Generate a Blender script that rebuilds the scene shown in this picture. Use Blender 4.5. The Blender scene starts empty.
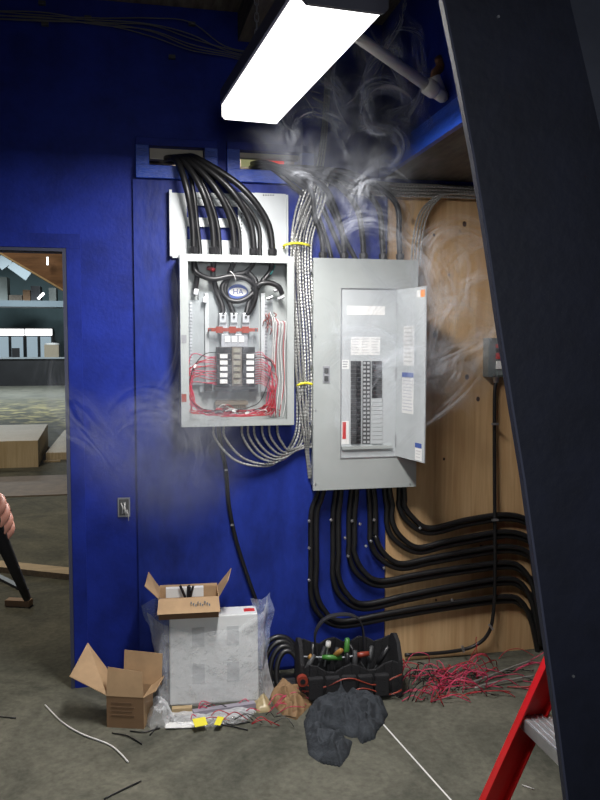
import bpy, bmesh, math, random
from mathutils import Vector, Matrix, noise
random.seed(7)
C = bpy.context.scene.collection
V = Vector
# ------------------------------------------------------------------ camera
CAM = V((0, -3.69, 1.6)); YAW = math.radians(-12.0); PITCH = math.radians(-4.03); FPX = 780.0
RM = Matrix.Rotation(YAW, 3, 'Z') @ Matrix.Rotation(math.pi/2 + PITCH, 3, 'X')
cd = bpy.data.cameras.new('camera'); cam = bpy.data.objects.new('camera', cd); C.objects.link(cam)
cam.matrix_world = Matrix.Translation(CAM) @ RM.to_4x4()
cd.sensor_fit = 'VERTICAL'; cd.sensor_height = 24; cd.lens = FPX/800*24; cd.clip_end = 200
bpy.context.scene.camera = cam
def ray(px, py): return RM @ V((px-300, 400-py, -FPX)).normalized()
def W(px, py, off=0.0):                 # measured point on the plane y = -off
    d = ray(px, py); return CAM + d*((-off-CAM.y)/d.y)
def F(px, py, z=0.0):                   # measured point on a level plane
    d = ray(px, py); return CAM + d*((z-CAM.z)/d.z)
def wx(px, py, off): return W(px, py, off).x
def wz(px, py, off): return W(px, py, off).z
# ------------------------------------------------------------------ materials
def mat(name, col, rough=.6, metal=0, var=0, vscale=6, bump=0, bscale=40, spec=.5, col2=None, stretch=None, emit=None, es=0, detail=6, alpha=None):
    m = bpy.data.materials.new(name); m.use_nodes = True
    n = m.node_tree.nodes; l = m.node_tree.links; b = n['Principled BSDF']
    b.inputs['Base Color'].default_value = (*col, 1); b.inputs['Roughness'].default_value = rough
    b.inputs['Metallic'].default_value = metal; b.inputs['Specular IOR Level'].default_value = spec
    tc = n.new('ShaderNodeTexCoord'); src = tc.outputs['Object']
    if stretch:
        mp = n.new('ShaderNodeMapping'); mp.inputs['Scale'].default_value = stretch; l.new(src, mp.inputs[0]); src = mp.outputs[0]
    if var or col2:
        t = n.new('ShaderNodeTexNoise'); t.inputs['Scale'].default_value = vscale; t.inputs['Detail'].default_value = detail; t.inputs['Roughness'].default_value = .65
        l.new(src, t.inputs['Vector'])
        r = n.new('ShaderNodeValToRGB'); r.color_ramp.elements[0].position = .35; r.color_ramp.elements[1].position = .65
        c2 = col2 or tuple(c*(1+var) for c in col)
        c1 = col if col2 else tuple(c*(1-var) for c in col)
        r.color_ramp.elements[0].color = (*c1, 1); r.color_ramp.elements[1].color = (*c2, 1)
        l.new(t.outputs[0], r.inputs[0]); l.new(r.outputs[0], b.inputs['Base Color'])
    if bump:
        t2 = n.new('ShaderNodeTexNoise'); t2.inputs['Scale'].default_value = bscale; t2.inputs['Detail'].default_value = 4; l.new(src, t2.inputs['Vector'])
        bp = n.new('ShaderNodeBump'); bp.inputs['Strength'].default_value = bump; bp.inputs['Distance'].default_value = .01
        l.new(t2.outputs[0], bp.inputs['Height']); l.new(bp.outputs[0], b.inputs['Normal'])
    if emit: b.inputs['Emission Color'].default_value = (*emit, 1); b.inputs['Emission Strength'].default_value = es
    return m
def clear_film(name, tint=(1,1,1), amount=.35):
    m = bpy.data.materials.new(name); m.use_nodes = True; n = m.node_tree.nodes; l = m.node_tree.links; n.clear()
    o = n.new('ShaderNodeOutputMaterial'); mx = n.new('ShaderNodeMixShader'); tr = n.new('ShaderNodeBsdfTransparent'); pb = n.new('ShaderNodeBsdfPrincipled')
    pb.inputs['Base Color'].default_value = (*tint, 1); pb.inputs['Roughness'].default_value = .12
    tc = n.new('ShaderNodeTexCoord'); t = n.new('ShaderNodeTexNoise'); t.inputs['Scale'].default_value = 22; t.inputs['Detail'].default_value = 5
    bp = n.new('ShaderNodeBump'); bp.inputs['Strength'].default_value = 1; bp.inputs['Distance'].default_value = .02
    l.new(tc.outputs['Object'], t.inputs['Vector']); l.new(t.outputs[0], bp.inputs['Height']); l.new(bp.outputs[0], pb.inputs['Normal'])
    lw = n.new('ShaderNodeLayerWeight'); lw.inputs[0].default_value = .35; l.new(bp.outputs[0], lw.inputs['Normal'])
    mr = n.new('ShaderNodeMapRange'); mr.inputs['To Min'].default_value = amount*.5; mr.inputs['To Max'].default_value = min(1, amount*2.2)
    l.new(lw.outputs['Facing'], mr.inputs['Value']); l.new(mr.outputs[0], mx.inputs[0])
    l.new(tr.outputs[0], mx.inputs[1]); l.new(pb.outputs[0], mx.inputs[2]); l.new(mx.outputs[0], o.inputs[0]); return m
def plywood(name, c1, c2, c3):
    m = bpy.data.materials.new(name); m.use_nodes = True; n = m.node_tree.nodes; l = m.node_tree.links; b = n['Principled BSDF']
    b.inputs['Roughness'].default_value = .62
    tc = n.new('ShaderNodeTexCoord'); mp = n.new('ShaderNodeMapping'); mp.inputs['Scale'].default_value = (26, 26, 1.3); l.new(tc.outputs['Object'], mp.inputs[0])
    t = n.new('ShaderNodeTexNoise'); t.inputs['Scale'].default_value = 1.6; t.inputs['Detail'].default_value = 7; t.inputs['Distortion'].default_value = .8; l.new(mp.outputs[0], t.inputs['Vector'])
    t2 = n.new('ShaderNodeTexNoise'); t2.inputs['Scale'].default_value = 1.7; t2.inputs['Detail'].default_value = 3; l.new(tc.outputs['Object'], t2.inputs['Vector'])
    r = n.new('ShaderNodeValToRGB'); e = r.color_ramp.elements; e[0].position = .32; e[0].color = (*c1, 1); e[1].position = .68; e[1].color = (*c2, 1)
    l.new(t.outputs[0], r.inputs[0])
    mx = n.new('ShaderNodeMix'); mx.data_type = 'RGBA'; mx.inputs[7].default_value = (*c3, 1); l.new(r.outputs[0], mx.inputs[6])
    mr = n.new('ShaderNodeMapRange'); mr.inputs['From Min'].default_value = .4; mr.inputs['From Max'].default_value = .7; mr.inputs['To Max'].default_value = .55; l.new(t2.outputs[0], mr.inputs[0]); l.new(mr.outputs[0], mx.inputs[0])
    # knots
    mpk = n.new('ShaderNodeMapping'); mpk.inputs['Scale'].default_value = (5.2, 0, 3.1); l.new(tc.outputs['Object'], mpk.inputs[0])
    vo = n.new('ShaderNodeTexVoronoi'); vo.inputs['Scale'].default_value = 1.0; l.new(mpk.outputs[0], vo.inputs['Vector'])
    mk = n.new('ShaderNodeMapRange'); mk.inputs['From Min'].default_value = .045; mk.inputs['From Max'].default_value = .085; mk.inputs['To Min'].default_value = .85; mk.inputs['To Max'].default_value = 0
    l.new(vo.outputs['Distance'], mk.inputs[0])
    mx2 = n.new('ShaderNodeMix'); mx2.data_type = 'RGBA'; mx2.inputs[7].default_value = (.05, .018, .008, 1); l.new(mx.outputs[2], mx2.inputs[6]); l.new(mk.outputs[0], mx2.inputs[0])
    l.new(mx2.outputs[2], b.inputs['Base Color']); return m
def concrete(name):
    m = bpy.data.materials.new(name); m.use_nodes = True; n = m.node_tree.nodes; l = m.node_tree.links; b = n['Principled BSDF']
    tc = n.new('ShaderNodeTexCoord')
    t = n.new('ShaderNodeTexNoise'); t.inputs['Scale'].default_value = 1.6; t.inputs['Detail'].default_value = 9; t.inputs['Roughness'].default_value = .7; t.inputs['Distortion'].default_value = 1.2
    l.new(tc.outputs['Object'], t.inputs['Vector'])
    r = n.new('ShaderNodeValToRGB'); e = r.color_ramp.elements; e[0].position = .36; e[0].color = (.066, .068, .054, 1); e[1].position = .66; e[1].color = (.16, .155, .122, 1)
    l.new(t.outputs[0], r.inputs[0])
    t2 = n.new('ShaderNodeTexNoise'); t2.inputs['Scale'].default_value = 45; t2.inputs['Detail'].default_value = 5; l.new(tc.outputs['Object'], t2.inputs['Vector'])
    mx = n.new('ShaderNodeMix'); mx.data_type = 'RGBA'; mx.blend_type = 'OVERLAY'; mx.inputs[0].default_value = .45; l.new(r.outputs[0], mx.inputs[6]); l.new(t2.outputs[0], mx.inputs[7])
    # dusty yellow patches beyond the doorway
    sx = n.new('ShaderNodeSeparateXYZ'); l.new(tc.outputs['Object'], sx.inputs[0])
    mr = n.new('ShaderNodeMapRange'); mr.inputs['From Min'].default_value = -.9; mr.inputs['From Max'].default_value = .8; l.new(sx.outputs['Y'], mr.inputs[0])
    mry = n.new('ShaderNodeMapRange'); mry.inputs['From Min'].default_value = 3; mry.inputs['From Max'].default_value = 9; mry.inputs['To Min'].default_value = 1; mry.inputs['To Max'].default_value = 0; l.new(sx.outputs['Y'], mry.inputs[0])
    t3 = n.new('ShaderNodeTexNoise'); t3.inputs['Scale'].default_value = 3.2; t3.inputs['Detail'].default_value = 8; t3.inputs['Distortion'].default_value = .6; l.new(tc.outputs['Object'], t3.inputs['Vector'])
    m3 = n.new('ShaderNodeMapRange'); m3.inputs['From Min'].default_value = .46; m3.inputs['From Max'].default_value = .62; l.new(t3.outputs[0], m3.inputs[0])
    mul = n.new('ShaderNodeMath'); mul.operation = 'MULTIPLY'; l.new(mr.outputs[0], mul.inputs[0]); l.new(m3.outputs[0], mul.inputs[1])
    mul2 = n.new('ShaderNodeMath'); mul2.operation = 'MULTIPLY'; l.new(mul.outputs[0], mul2.inputs[0]); l.new(mry.outputs[0], mul2.inputs[1])
    mx2 = n.new('ShaderNodeMix'); mx2.data_type = 'RGBA'; mx2.inputs[7].default_value = (.42, .37, .18, 1); l.new(mx.outputs[2], mx2.inputs[6]); l.new(mul2.outputs[0], mx2.inputs[0])
    l.new(mx2.outputs[2], b.inputs['Base Color'])
    rr = n.new('ShaderNodeMapRange'); rr.inputs['To Min'].default_value = .22; rr.inputs['To Max'].default_value = .62; l.new(t.outputs[0], rr.inputs[0])
    near = n.new('ShaderNodeMapRange'); near.inputs['From Min'].default_value = 7; near.inputs['From Max'].default_value = 13; near.inputs['To Min'].default_value = .45; near.inputs['To Max'].default_value = 0; l.new(sx.outputs['Y'], near.inputs[0])
    adr = n.new('ShaderNodeMath'); adr.use_clamp = True; l.new(rr.outputs[0], adr.inputs[0]); l.new(near.outputs[0], adr.inputs[1]); l.new(adr.outputs[0], b.inputs['Roughness'])
    sp_ = n.new('ShaderNodeMapRange'); sp_.inputs['From Min'].default_value = 7; sp_.inputs['From Max'].default_value = 13; sp_.inputs['To Min'].default_value = .15; sp_.inputs['To Max'].default_value = .6; l.new(sx.outputs['Y'], sp_.inputs[0]); l.new(sp_.outputs[0], b.inputs['Specular IOR Level'])
    bp = n.new('ShaderNodeBump'); bp.inputs['Strength'].default_value = .25; bp.inputs['Distance'].default_value = .004; l.new(t2.outputs[0], bp.inputs['Height']); l.new(bp.outputs[0], b.inputs['Normal'])
    return m
blue = mat('blue_paint', (.010, .024, .235), .5, var=.28, vscale=3.5, bump=.12, bscale=60, spec=.22)
blue2 = mat('blue_board_paint', (.015, .065, .42), .34, var=.2, vscale=14, bump=.3, bscale=50, spec=.5, stretch=(1,1,5))
bluesheet = mat('blue_sheet_paint', (.013, .030, .235), .5, var=.35, vscale=5, bump=.2, bscale=35, spec=.25, stretch=(1,1,.5))
navy = mat('navy_paint', (.009, .011, .024), .55, var=.2, vscale=8, bump=.1)
navy2 = mat('navy_flange', (.05, .055, .075), .5, var=.15)
conc = concrete('concrete')
ply = plywood('raw_plywood', (.54, .33, .155), (.70, .48, .25), (.46, .27, .13))
ply2 = plywood('scrap_plywood', (.50, .38, .22), (.64, .52, .33), (.42, .32, .18))
lumber = mat('lumber', (.45, .33, .18), .7, var=.2, vscale=8, stretch=(1, 8, 8))
darkwood = mat('dark_ceiling_wood', (.12, .10, .08), .85, var=.4, vscale=5, stretch=(6, 1, 6))
brownwood = mat('brown_beam_wood', (.17, .09, .045), .8, var=.3, vscale=4, stretch=(1, 5, 5))
steel = mat('grey_enamel', (.43, .46, .45), .38, metal=.15, var=.05, vscale=4, spec=.5)
steel2 = mat('light_grey_enamel', (.50, .53, .54), .4, metal=.1, var=.05)
steeld = mat('panel_interior_grey', (.34, .37, .38), .4, metal=.3, var=.1, vscale=8)
galv = mat('galvanised', (.55, .56, .58), .35, metal=.85, var=.15, vscale=20)
armor = mat('armoured_cable', (.50, .50, .48), .38, metal=.6, var=.1, vscale=30)
blackc = mat('black_cable_jacket', (.012, .012, .013), .38, var=.2, vscale=20, spec=.6)
blackp = mat('black_plastic', (.018, .018, .02), .35)
dark = mat('charcoal_metal', (.06, .062, .065), .5)
redw = mat('red_wire', (.42, .02, .03), .4)
pinkw = mat('pink_wire', (.58, .05, .12), .4)
redp = mat('red_fibreglass', (.55, .012, .012), .3, var=.1, bump=.08, bscale=80)
redl = mat('red_label', (.55, .03, .03), .5)
redb = mat('red_insulator', (.28, .045, .025), .4)
copper = mat('copper', (.6, .25, .1), .35, metal=.9)
whitew = mat('white_wire', (.75, .74, .72), .4)
white = mat('white_paper', (.80, .80, .78), .6)
whiteb = mat('white_carton', (.70, .72, .72), .5, var=.06, vscale=5)
greyp = mat('grey_print', (.28, .29, .31), .6)
bluel = mat('blue_label', (.05, .10, .35), .5)
orange = mat('orange_label', (.8, .25, .03), .5)
yellow = mat('yellow_tape', (.85, .75, .04), .45)
card = mat('cardboard', (.44, .29, .16), .8, var=.1, vscale=10)
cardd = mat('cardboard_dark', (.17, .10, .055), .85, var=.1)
kraft = mat('kraft_paper', (.27, .165, .08), .75, var=.15, vscale=9, bump=.7, bscale=25)
cloth = mat('charcoal_fleece', (.05, .056, .064), .95, var=.2, vscale=14, bump=.5, bscale=120, spec=.15)
bagm = mat('black_canvas', (.014, .014, .016), .8, bump=.5, bscale=200)
pipew = mat('white_pipe', (.62, .60, .56), .4)
rust = mat('rusty_fitting', (.22, .10, .05), .8, var=.4, vscale=30)
skin = mat('skin', (.62, .28, .20), .5, var=.08, vscale=12)
shirt = mat('dark_shirt', (.03, .035, .05), .9); jeans = mat('jeans', (.03, .05, .10), .9)
hairm = mat('brown_hair', (.05, .03, .02), .8); shoem = mat('boot_leather', (.05, .03, .02), .6)
alum = mat('aluminium', (.62, .64, .66), .38, metal=.8, var=.12, vscale=9)
teal = mat('pale_teal_paint', (.16, .24, .26), .7, var=.1, vscale=1)
hallwall = mat('hall_grey_paint', (.10, .12, .13), .8)
counterm = mat('counter_black', (.010, .010, .012), .5, var=.3, vscale=2)
film = clear_film('clear_plastic', (.95, .97, 1), .40)
film2 = clear_film('blue_tinted_plastic', (.60, .70, .95), .42)
glow = mat('lamp_diffuser', (.9, .9, .9), .5, emit=(1, .985, .97), es=3)
glow2 = mat('lit_header', (.9, .9, .9), .5, emit=(1, 1, 1), es=2.2)
glow3 = mat('lit_glass', (.5, .6, .65), .3, emit=(.62, .80, .92), es=.42)
green = mat('green_tool_grip', (.06, .22, .04), .4); amber = mat('amber_tool_grip', (.38, .2, .05), .4)
# ------------------------------------------------------------------ mesh collector
class M:
    def __init__(s): s.b = bmesh.new()
    def box(s, x0, x1, y0, y1, z0, z1):
        return s.hexa([V((x, y, z)) for z in (z0, z1) for y in (y0, y1) for x in (x0, x1)])
    def hexa(s, p):
        v = [s.b.verts.new(q) for q in p]
        for f in ((0,2,3,1),(4,5,7,6),(0,1,5,4),(2,6,7,3),(0,4,6,2),(1,3,7,5)): s.b.faces.new([v[i] for i in f])
        return s
    def obox(s, c, sx, sy, sz, R=None):
        R = R or Matrix.Identity(3)
        return s.hexa([V(c)+R @ V((a*sx/2, b*sy/2, d*sz/2)) for d in (-1,1) for b in (-1,1) for a in (-1,1)])
    def bar(s, a, b, w, h, up=V((0,0,1))):
        a, b = V(a), V(b); d = (b-a).normalized(); x = d.cross(up).normalized(); u = x.cross(d)
        return s.hexa([q + x*i*w/2 + u*j*h/2 for q in (a, b) for j in (-1,1) for i in (-1,1)])
    def tube(s, pts, r, seg=8, caps=True, rfun=None):
        pts = [V(p) for p in pts]; n = len(pts); rings = []
        t = (pts[1]-pts[0]).normalized(); up = V((0,0,1)) if abs(t.z) < .9 else V((1,0,0)); u = t.cross(up).normalized()
        for i in range(n):
            t = (pts[min(i+1,n-1)]-pts[max(i-1,0)])
            t = t.normalized() if t.length > 1e-9 else V((0,0,1))
            u = (u - t*u.dot(t)); u = u.normalized() if u.length > 1e-6 else t.orthogonal().normalized()
            w = t.cross(u); rr = rfun(i) if rfun else (r[i] if isinstance(r, (list, tuple)) else r)
            rings.append([s.b.verts.new(pts[i]+(u*math.cos(k*math.tau/seg)+w*math.sin(k*math.tau/seg))*rr) for k in range(seg)])
        for a, b in zip(rings, rings[1:]):
            for k in range(seg): s.b.faces.new((a[k], a[(k+1)%seg], b[(k+1)%seg], b[k]))
        if caps: s.b.faces.new(rings[0][::-1]); s.b.faces.new(rings[-1])
        return s
    def grid(s, rows):
        v = [[s.b.verts.new(p) for p in r] for r in rows]
        for i in range(len(v)-1):
            for j in range(len(v[0])-1): s.b.faces.new((v[i][j], v[i][j+1], v[i+1][j+1], v[i+1][j]))
        return s
    def quad(s, *p): s.b.faces.new([s.b.verts.new(V(q)) for q in p]); return s
    def prism(s, poly, d):
        a = [s.b.verts.new(V(q)) for q in poly]; b = [s.b.verts.new(V(q)+V(d)) for q in poly]
        s.b.faces.new(a[::-1]); s.b.faces.new(b); n = len(a)
        for i in range(n): s.b.faces.new((a[i], a[(i+1)%n], b[(i+1)%n], b[i]))
        return s
    def ball(s, c, r, sc=(1,1,1), R=None):
        R = R or Matrix.Identity(3)
        m = Matrix.Translation(V(c)) @ R.to_4x4() @ Matrix.Diagonal((*[r*k for k in sc], 1))
        bmesh.ops.create_uvsphere(s.b, u_segments=14, v_segments=9, radius=1, matrix=m); return s
wloc = {}
def obj(name, m, material, parent=None, label=None, cat=None, group=None, kind=None, smooth=False, bevel=0, solid=0, sub=0):
    bmesh.ops.recalc_face_normals(m.b, faces=m.b.faces[:])
    vs = [v.co for v in m.b.verts]
    lo = V([min(v[i] for v in vs) for i in range(3)]); hi = V([max(v[i] for v in vs) for i in range(3)])
    org = wloc[parent.name] if parent else V(((lo.x+hi.x)/2, (lo.y+hi.y)/2, lo.z))
    for v in m.b.verts: v.co -= org
    me = bpy.data.meshes.new(name); m.b.to_mesh(me); m.b.free(); me.materials.append(material)
    o = bpy.data.objects.new(name, me); C.objects.link(o)
    if parent: o.parent = parent
    else: o.location = org
    wloc[o.name] = org
    if smooth: me.polygons.foreach_set('use_smooth', [True]*len(me.polygons))
    if solid: md = o.modifiers.new('s', 'SOLIDIFY'); md.thickness = solid
    if sub: md = o.modifiers.new('u', 'SUBSURF'); md.levels = sub; md.render_levels = sub
    if bevel: md = o.modifiers.new('b', 'BEVEL'); md.width = bevel; md.segments = 2; md.limit_method = 'ANGLE'
    tag(o, label, cat, group, kind); return o
def tag(o, label=None, cat=None, group=None, kind=None):
    if label: o['label'] = label
    if cat: o['category'] = cat
    if group: o['group'] = group
    if kind: o['kind'] = kind
def thing(name, loc, label, cat, group=None, kind=None):
    o = bpy.data.objects.new(name, None); C.objects.link(o); o.location = loc; o.empty_display_size = .05
    wloc[o.name] = V(loc); tag(o, label, cat, group, kind); return o
def struct(name, m, material, **k): return obj(name, m, material, kind='structure', **k)
def curve(pts, step=.02):               # Catmull-Rom through world points, even steps
    pts = [V(p) for p in pts]; P = [pts[0]*2-pts[1]] + pts + [pts[-1]*2-pts[-2]]; out = []
    for i in range(1, len(P)-2):
        a, b, c, d = P[i-1:i+3]; n = max(2, int((c-b).length/step))
        for k in range(n):
            t = k/n; out.append(.5*((2*b)+(c-a)*t+(2*a-5*b+4*c-d)*t*t+(3*b-a-3*c+d)*t**3))
    out.append(pts[-1]); return out
def cable(name, pts, r, material, label, cat='cable', group=None, step=.02, seg=8, corr=0, parent=None):
    m = M(); c = curve(pts, step)
    m.tube(c, r, seg, rfun=(lambda i: r*(1+corr*(1 if i % 2 else -1))) if corr else None)
    return obj(name, m, material, parent, label, cat, group, smooth=not corr)
def ngon(c, rx, rz, n=24, axis='y'):
    return [V(c)+V((rx*math.cos(k*math.tau/n), 0, rz*math.sin(k*math.tau/n))) for k in range(n)]
def text_mesh(body, size, loc, material, parent, R=None, name='lettering'):
    cu = bpy.data.curves.new('t', 'FONT'); cu.body = body; cu.size = size; cu.extrude = .0008; cu.align_x = 'CENTER'; cu.align_y = 'CENTER'
    t = bpy.data.objects.new('t', cu); C.objects.link(t); bpy.context.view_layer.update()
    me = bpy.data.meshes.new_from_object(t.evaluated_get(bpy.context.evaluated_depsgraph_get())); bpy.data.objects.remove(t)
    R = R or Matrix.Rotation(math.pi/2, 3, 'X')
    me.transform(Matrix.Translation(V(loc)-wloc[parent.name]) @ R.to_4x4()); me.materials.clear(); me.materials.append(material)
    o = bpy.data.objects.new(name, me); C.objects.link(o); o.parent = parent; wloc[o.name] = wloc[parent.name]; return o
# ------------------------------------------------------------------ the setting
JX = W(68, 480).x                               # right jamb of the doorway
DTOP = W(30, 250).z
CEIL = 3.35
v1 = (W(149, 158).x, W(204, 158).x, W(176, 168).z, W(176, 148).z)
v2 = (W(239, 160).x, W(300, 160).x, W(270, 172).z, W(270, 152).z)
m = M(); T = .13
m.box(-6, JX-1.05, 0, T, 0, CEIL).box(JX-1.05, JX, 0, T, DTOP, CEIL)
zl, zh = v1[2], v1[3]
m.box(JX, 6, 0, T, 0, zl).box(JX, 6, 0, T, zh, CEIL)
m.box(JX, v1[0], 0, T, zl, zh).box(v1[1], v2[0], 0, T, zl, zh).box(v2[1], 6, 0, T, zl, zh)
struct('wall_back', m, blue)
struct('floor', M().box(-16, 8, -7, 32, -.1, 0), conc)
m = M().box(-6, 6, -7, T, CEIL, CEIL+.1)
for k in range(14): m.box(-6, 6, -.5-k*.45, -.45-k*.45, CEIL-.16, CEIL)
struct('ceiling', m, darkwood)
# doorway casing
m = M(); m.box(JX-.004, JX+.012, -.008, .03, 0, DTOP-.004).box(JX-1.062, JX-1.046, -.008, .03, 0, DTOP-.004).box(JX-1.062, JX+.012, -.0085, .03, DTOP-.004, DTOP+.010)
struct('trim_1', m, mat('edge_metal', (.05, .055, .09), .8))
m = M().box(JX+.014, JX+.075, -.006, -.0005, .0, DTOP+.012).box(JX-1.1, JX+.075, -.006, -.0005, DTOP+.0125, DTOP+.075)
struct('trim_2', m, blue)
# soffit at the right
SX = W(381, 180).x; SZ = W(381, 178).z
m = M().box(SX, 4.5, -3.3, 0, SZ+.015, SZ+.78); struct('trim_3', m, blue)
m = M().box(SX+.012, 4.5, -3.3, 0, SZ, SZ+.014)
struct('trim_4', m, darkwood)
m = M().box(SX-.012, SX+.012, -3.3, 0, SZ-.004, SZ+.10); struct('trim_5', m, blue2)
m = M().box(SX-1.6, SX, -3.3, 0, SZ+.72, SZ+.78); struct('trim_6', m, darkwood)
# chalk joint in the slab
a, b = F(381, 722), F(455, 805); b = a+(b-a)*1.6
struct('trim_7', M().bar(a+V((0,0,.001)), b+V((0,0,.001)), .006, .002), white)
# hall beyond the door
struct('wall_far', M().box(-16, 8, 31.5, 31.7, 0, 5.5), teal)
struct('wall_left', M().box(-16.1, -16, T, 31.5, 0, 5.5), hallwall)
struct('wall_right', M().box(2.6, 2.7, T, 31.5, 0, 5.5), hallwall)
struct('ceiling.001', M().box(-16, 8, T, 31.5, 5.5, 5.6), darkwood)
# ------------------------------------------------------------------ painted plywood sheets and raw plywood
PX0 = W(136, 400).x; PX1 = W(385, 400).x; PXR = 2.35; PTOP = W(170, 180).z
obj('painted_plywood_sheet', M().box(PX0, PX1, -.016, -.001, .02, PTOP), bluesheet, label='large blue painted plywood sheet behind the two electrical panels', cat='plywood sheet')
obj('raw_plywood_sheet', M().box(PX1+.004, PXR, -.019, -.001, .0, SZ-.03), ply, label='unpainted knotty plywood sheet on the wall behind the right panel and thick black cables', cat='plywood sheet')
pw_ = bpy.data.objects['raw_plywood_sheet']
for (px, py, r_) in ((464.5, 224, .014), (434, 235, .008), (449, 275, .007), (467, 377, .014), (478, 399, .013), (444, 459, .008), (481, 547, .012), (462, 566, .009), (505, 602, .01), (436, 600, .007)):
    c_ = W(px, py, .0195); obj('knot', M().prism(ngon(c_, r_*.75, r_, 12), V((0, -.0006, 0))), mat('knot_brown', (.05,.02,.01), .7) if 'knot_brown' not in bpy.data.materials else bpy.data.materials['knot_brown'], pw_)
def vent(v, lab):
    x0, x1, z0, z1 = v; t = thing('vent_frame', ((x0+x1)/2, 0, z0-.06), lab, 'wooden frame', 'blue framed cable openings above the panels')
    obj('bottom_board', M().box(x0-.06, x1+.06, -.045, -.001, z0-.058, z0), blue2, t, bevel=.002)
    obj('top_board', M().box(x0-.06, x1+.06, -.03, -.001, z1, z1+.035), blue, t, bevel=.002)
    obj('side_board', M().box(x0-.06, x0, -.035, -.001, z0, z1), blue2, t, bevel=.002)
    obj('side_board', M().box(x1, x1+.06, -.035, -.001, z0, z1), blue2, t, bevel=.002)
vent(v1, 'blue board frame of the left cable opening above the open panel')
vent((v2[0], v2[1], v1[2], v1[3]), 'blue board frame of the right cable opening above the wall, red seen inside')
v2 = (v2[0], v2[1], v1[2], v1[3])
obj('grey_joist', M().box(v1[0]-.1, v2[1]+.2, .3, .34, v1[2]+.03, v1[3]+.35), mat('joist', (.34,.30,.24), .8), label='pale wooden joist seen through the two cable openings', cat='joist')
for i_, v_ in enumerate((v1, v2)):
    obj('pale_blocking', M().box(v_[0]+.004, v_[1]-.004, .02, .06, v_[3]-(.05 if i_ == 0 else .022), v_[3]-.001), mat('blocking_wood', (.55,.50,.40), .8), label=['pale wooden block filling the top of the left cable opening', 'pale wooden strip along the top of the right cable opening'][i_], cat='wood block')
obj('inner_ledge', M().box(v1[0]-.1, v2[1]+.2, .14, .45, v1[2]-.12, v1[2]-.02), darkwood, label='dark ledge behind the cable openings carrying black cables', cat='ledge')
obj('red_glow_board', M().box(wx(264,158,-.07), wx(284,158,-.07), .07, .08, wz(270,164,-.07), wz(270,156,-.07)), mat('red_glow', (.8,.04,.02), .5, emit=(.8,.04,.02), es=.6), label='small red board behind the right cable opening', cat='board')  # emission added so the red shows in the dim opening
obj('yellow_board', M().box(wx(241,160,-.075), wx(263.5,160,-.075), .075, .085, wz(250,167,-.075), wz(250,157,-.075)), mat('pale_yellow_glow', (.6,.6,.25), .5, emit=(.6,.6,.3), es=.3), label='pale yellow board behind the right cable opening, left of the red one', cat='board')  # slight emission added to lift the yellow, not a lamp
# ------------------------------------------------------------------ left panel : loose cover behind
def rect(px0, py0, px1, py1, off):        # x0,x1,z0,z1 at a depth
    a = W(px0, (py0+py1)/2, off).x; b = W(px1, (py0+py1)/2, off).x
    return a, b, wz((px0+px1)/2, py1, off), wz((px0+px1)/2, py0, off)
def plate(m, px0, py0, px1, py1, off, t=.003):
    x0, x1, z0, z1 = rect(px0, py0, px1, py1, off); m.box(x0, x1, -off, -off+t, z0, z1); return m
t = thing('panel_cover', W(230, 256, .03), 'light grey slotted metal cover standing behind the top of the open panel', 'panel cover')
m = M()
for a in ((172, 193, 187, 258), (187, 198, 238, 206), (187, 218, 238, 227), (187, 240, 238, 258), (238, 193, 286, 258), (187, 193, 238, 199)): plate(m, *a, .035)
obj('cover_plate', m, steel2, t)
x0, x1, z0, z1 = rect(172, 193, 286, 258, .035)
obj('side_flange', M().box(x0-.012, x0, -.06, -.018, z0, z1), steel2, t)
obj('side_flange', M().box(x1, x1+.008, -.05, -.018, z0, z1), steel2, t)
m = M()
for k in range(5): plate(m, 263+k*2.4, 194.5, 264.2+k*2.4, 195.8, .036, .002)
for k in range(14): plate(m, 241, 202+k*3.6, 242, 203.6+k*3.6, .036, .002)
obj('punched_holes', m, dark, t, kind='stuff')
# ------------------------------------------------------------------ left open panel
TO = .15
lx0, lx1, lz0, lz1 = rect(180.5, 255, 294, 426, TO)
panelL = thing('open_breaker_panel', V(((lx0+lx1)/2, 0, lz0)), 'open grey breaker panel without cover, full of breakers and red wires', 'electrical panel')
m = M(); g = .003; fl = .036
m.box(lx0, lx1, -.025, -.02, lz0, lz1)                        # back
m.box(lx0, lx0+g, -TO, -.02, lz0, lz1).box(lx1-g, lx1, -TO, -.02, lz0, lz1)
m.box(lx0, lx1, -TO, -.02, lz0, lz0+g).box(lx0, lx1, -TO, -.02, lz1-g, lz1)
m.box(lx0, lx0+fl, -TO-.002, -TO+.001, lz0, lz1).box(lx1-fl*.9, lx1, -TO-.002, -TO+.001, lz0, lz1)
m.box(lx0+fl, lx1-fl*.9, -TO-.002, -TO+.001, lz1-.032, lz1).box(lx0+fl, lx1-fl*.9, -TO-.002, -TO+.001, lz0, lz0+.028)
obj('enclosure', m, steel, panelL)
m = M(); plate(m, 199, 292, 259, 392, .045, .004); plate(m, 188, 300, 204, 385, .05, .004); plate(m, 262, 300, 273, 392, .05, .004)
obj('mounting_pan', m, steeld, panelL)
for px in (207, 263):
    m = M(); x0, x1, z0, z1 = rect(px-2, 293, px+2, 392, .06); m.box(x0, x1, -.062, -.045, z0, z1)
    obj('side_rail', m, steel2, panelL, bevel=.001)
for px in (191, 266):
    m = M()
    for k in range(26): plate(m, px-1.2, 302+k*3.3, px+1.2, 304.2+k*3.3, .058, .01)
    obj('terminal_strip', m, galv, panelL)
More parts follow.
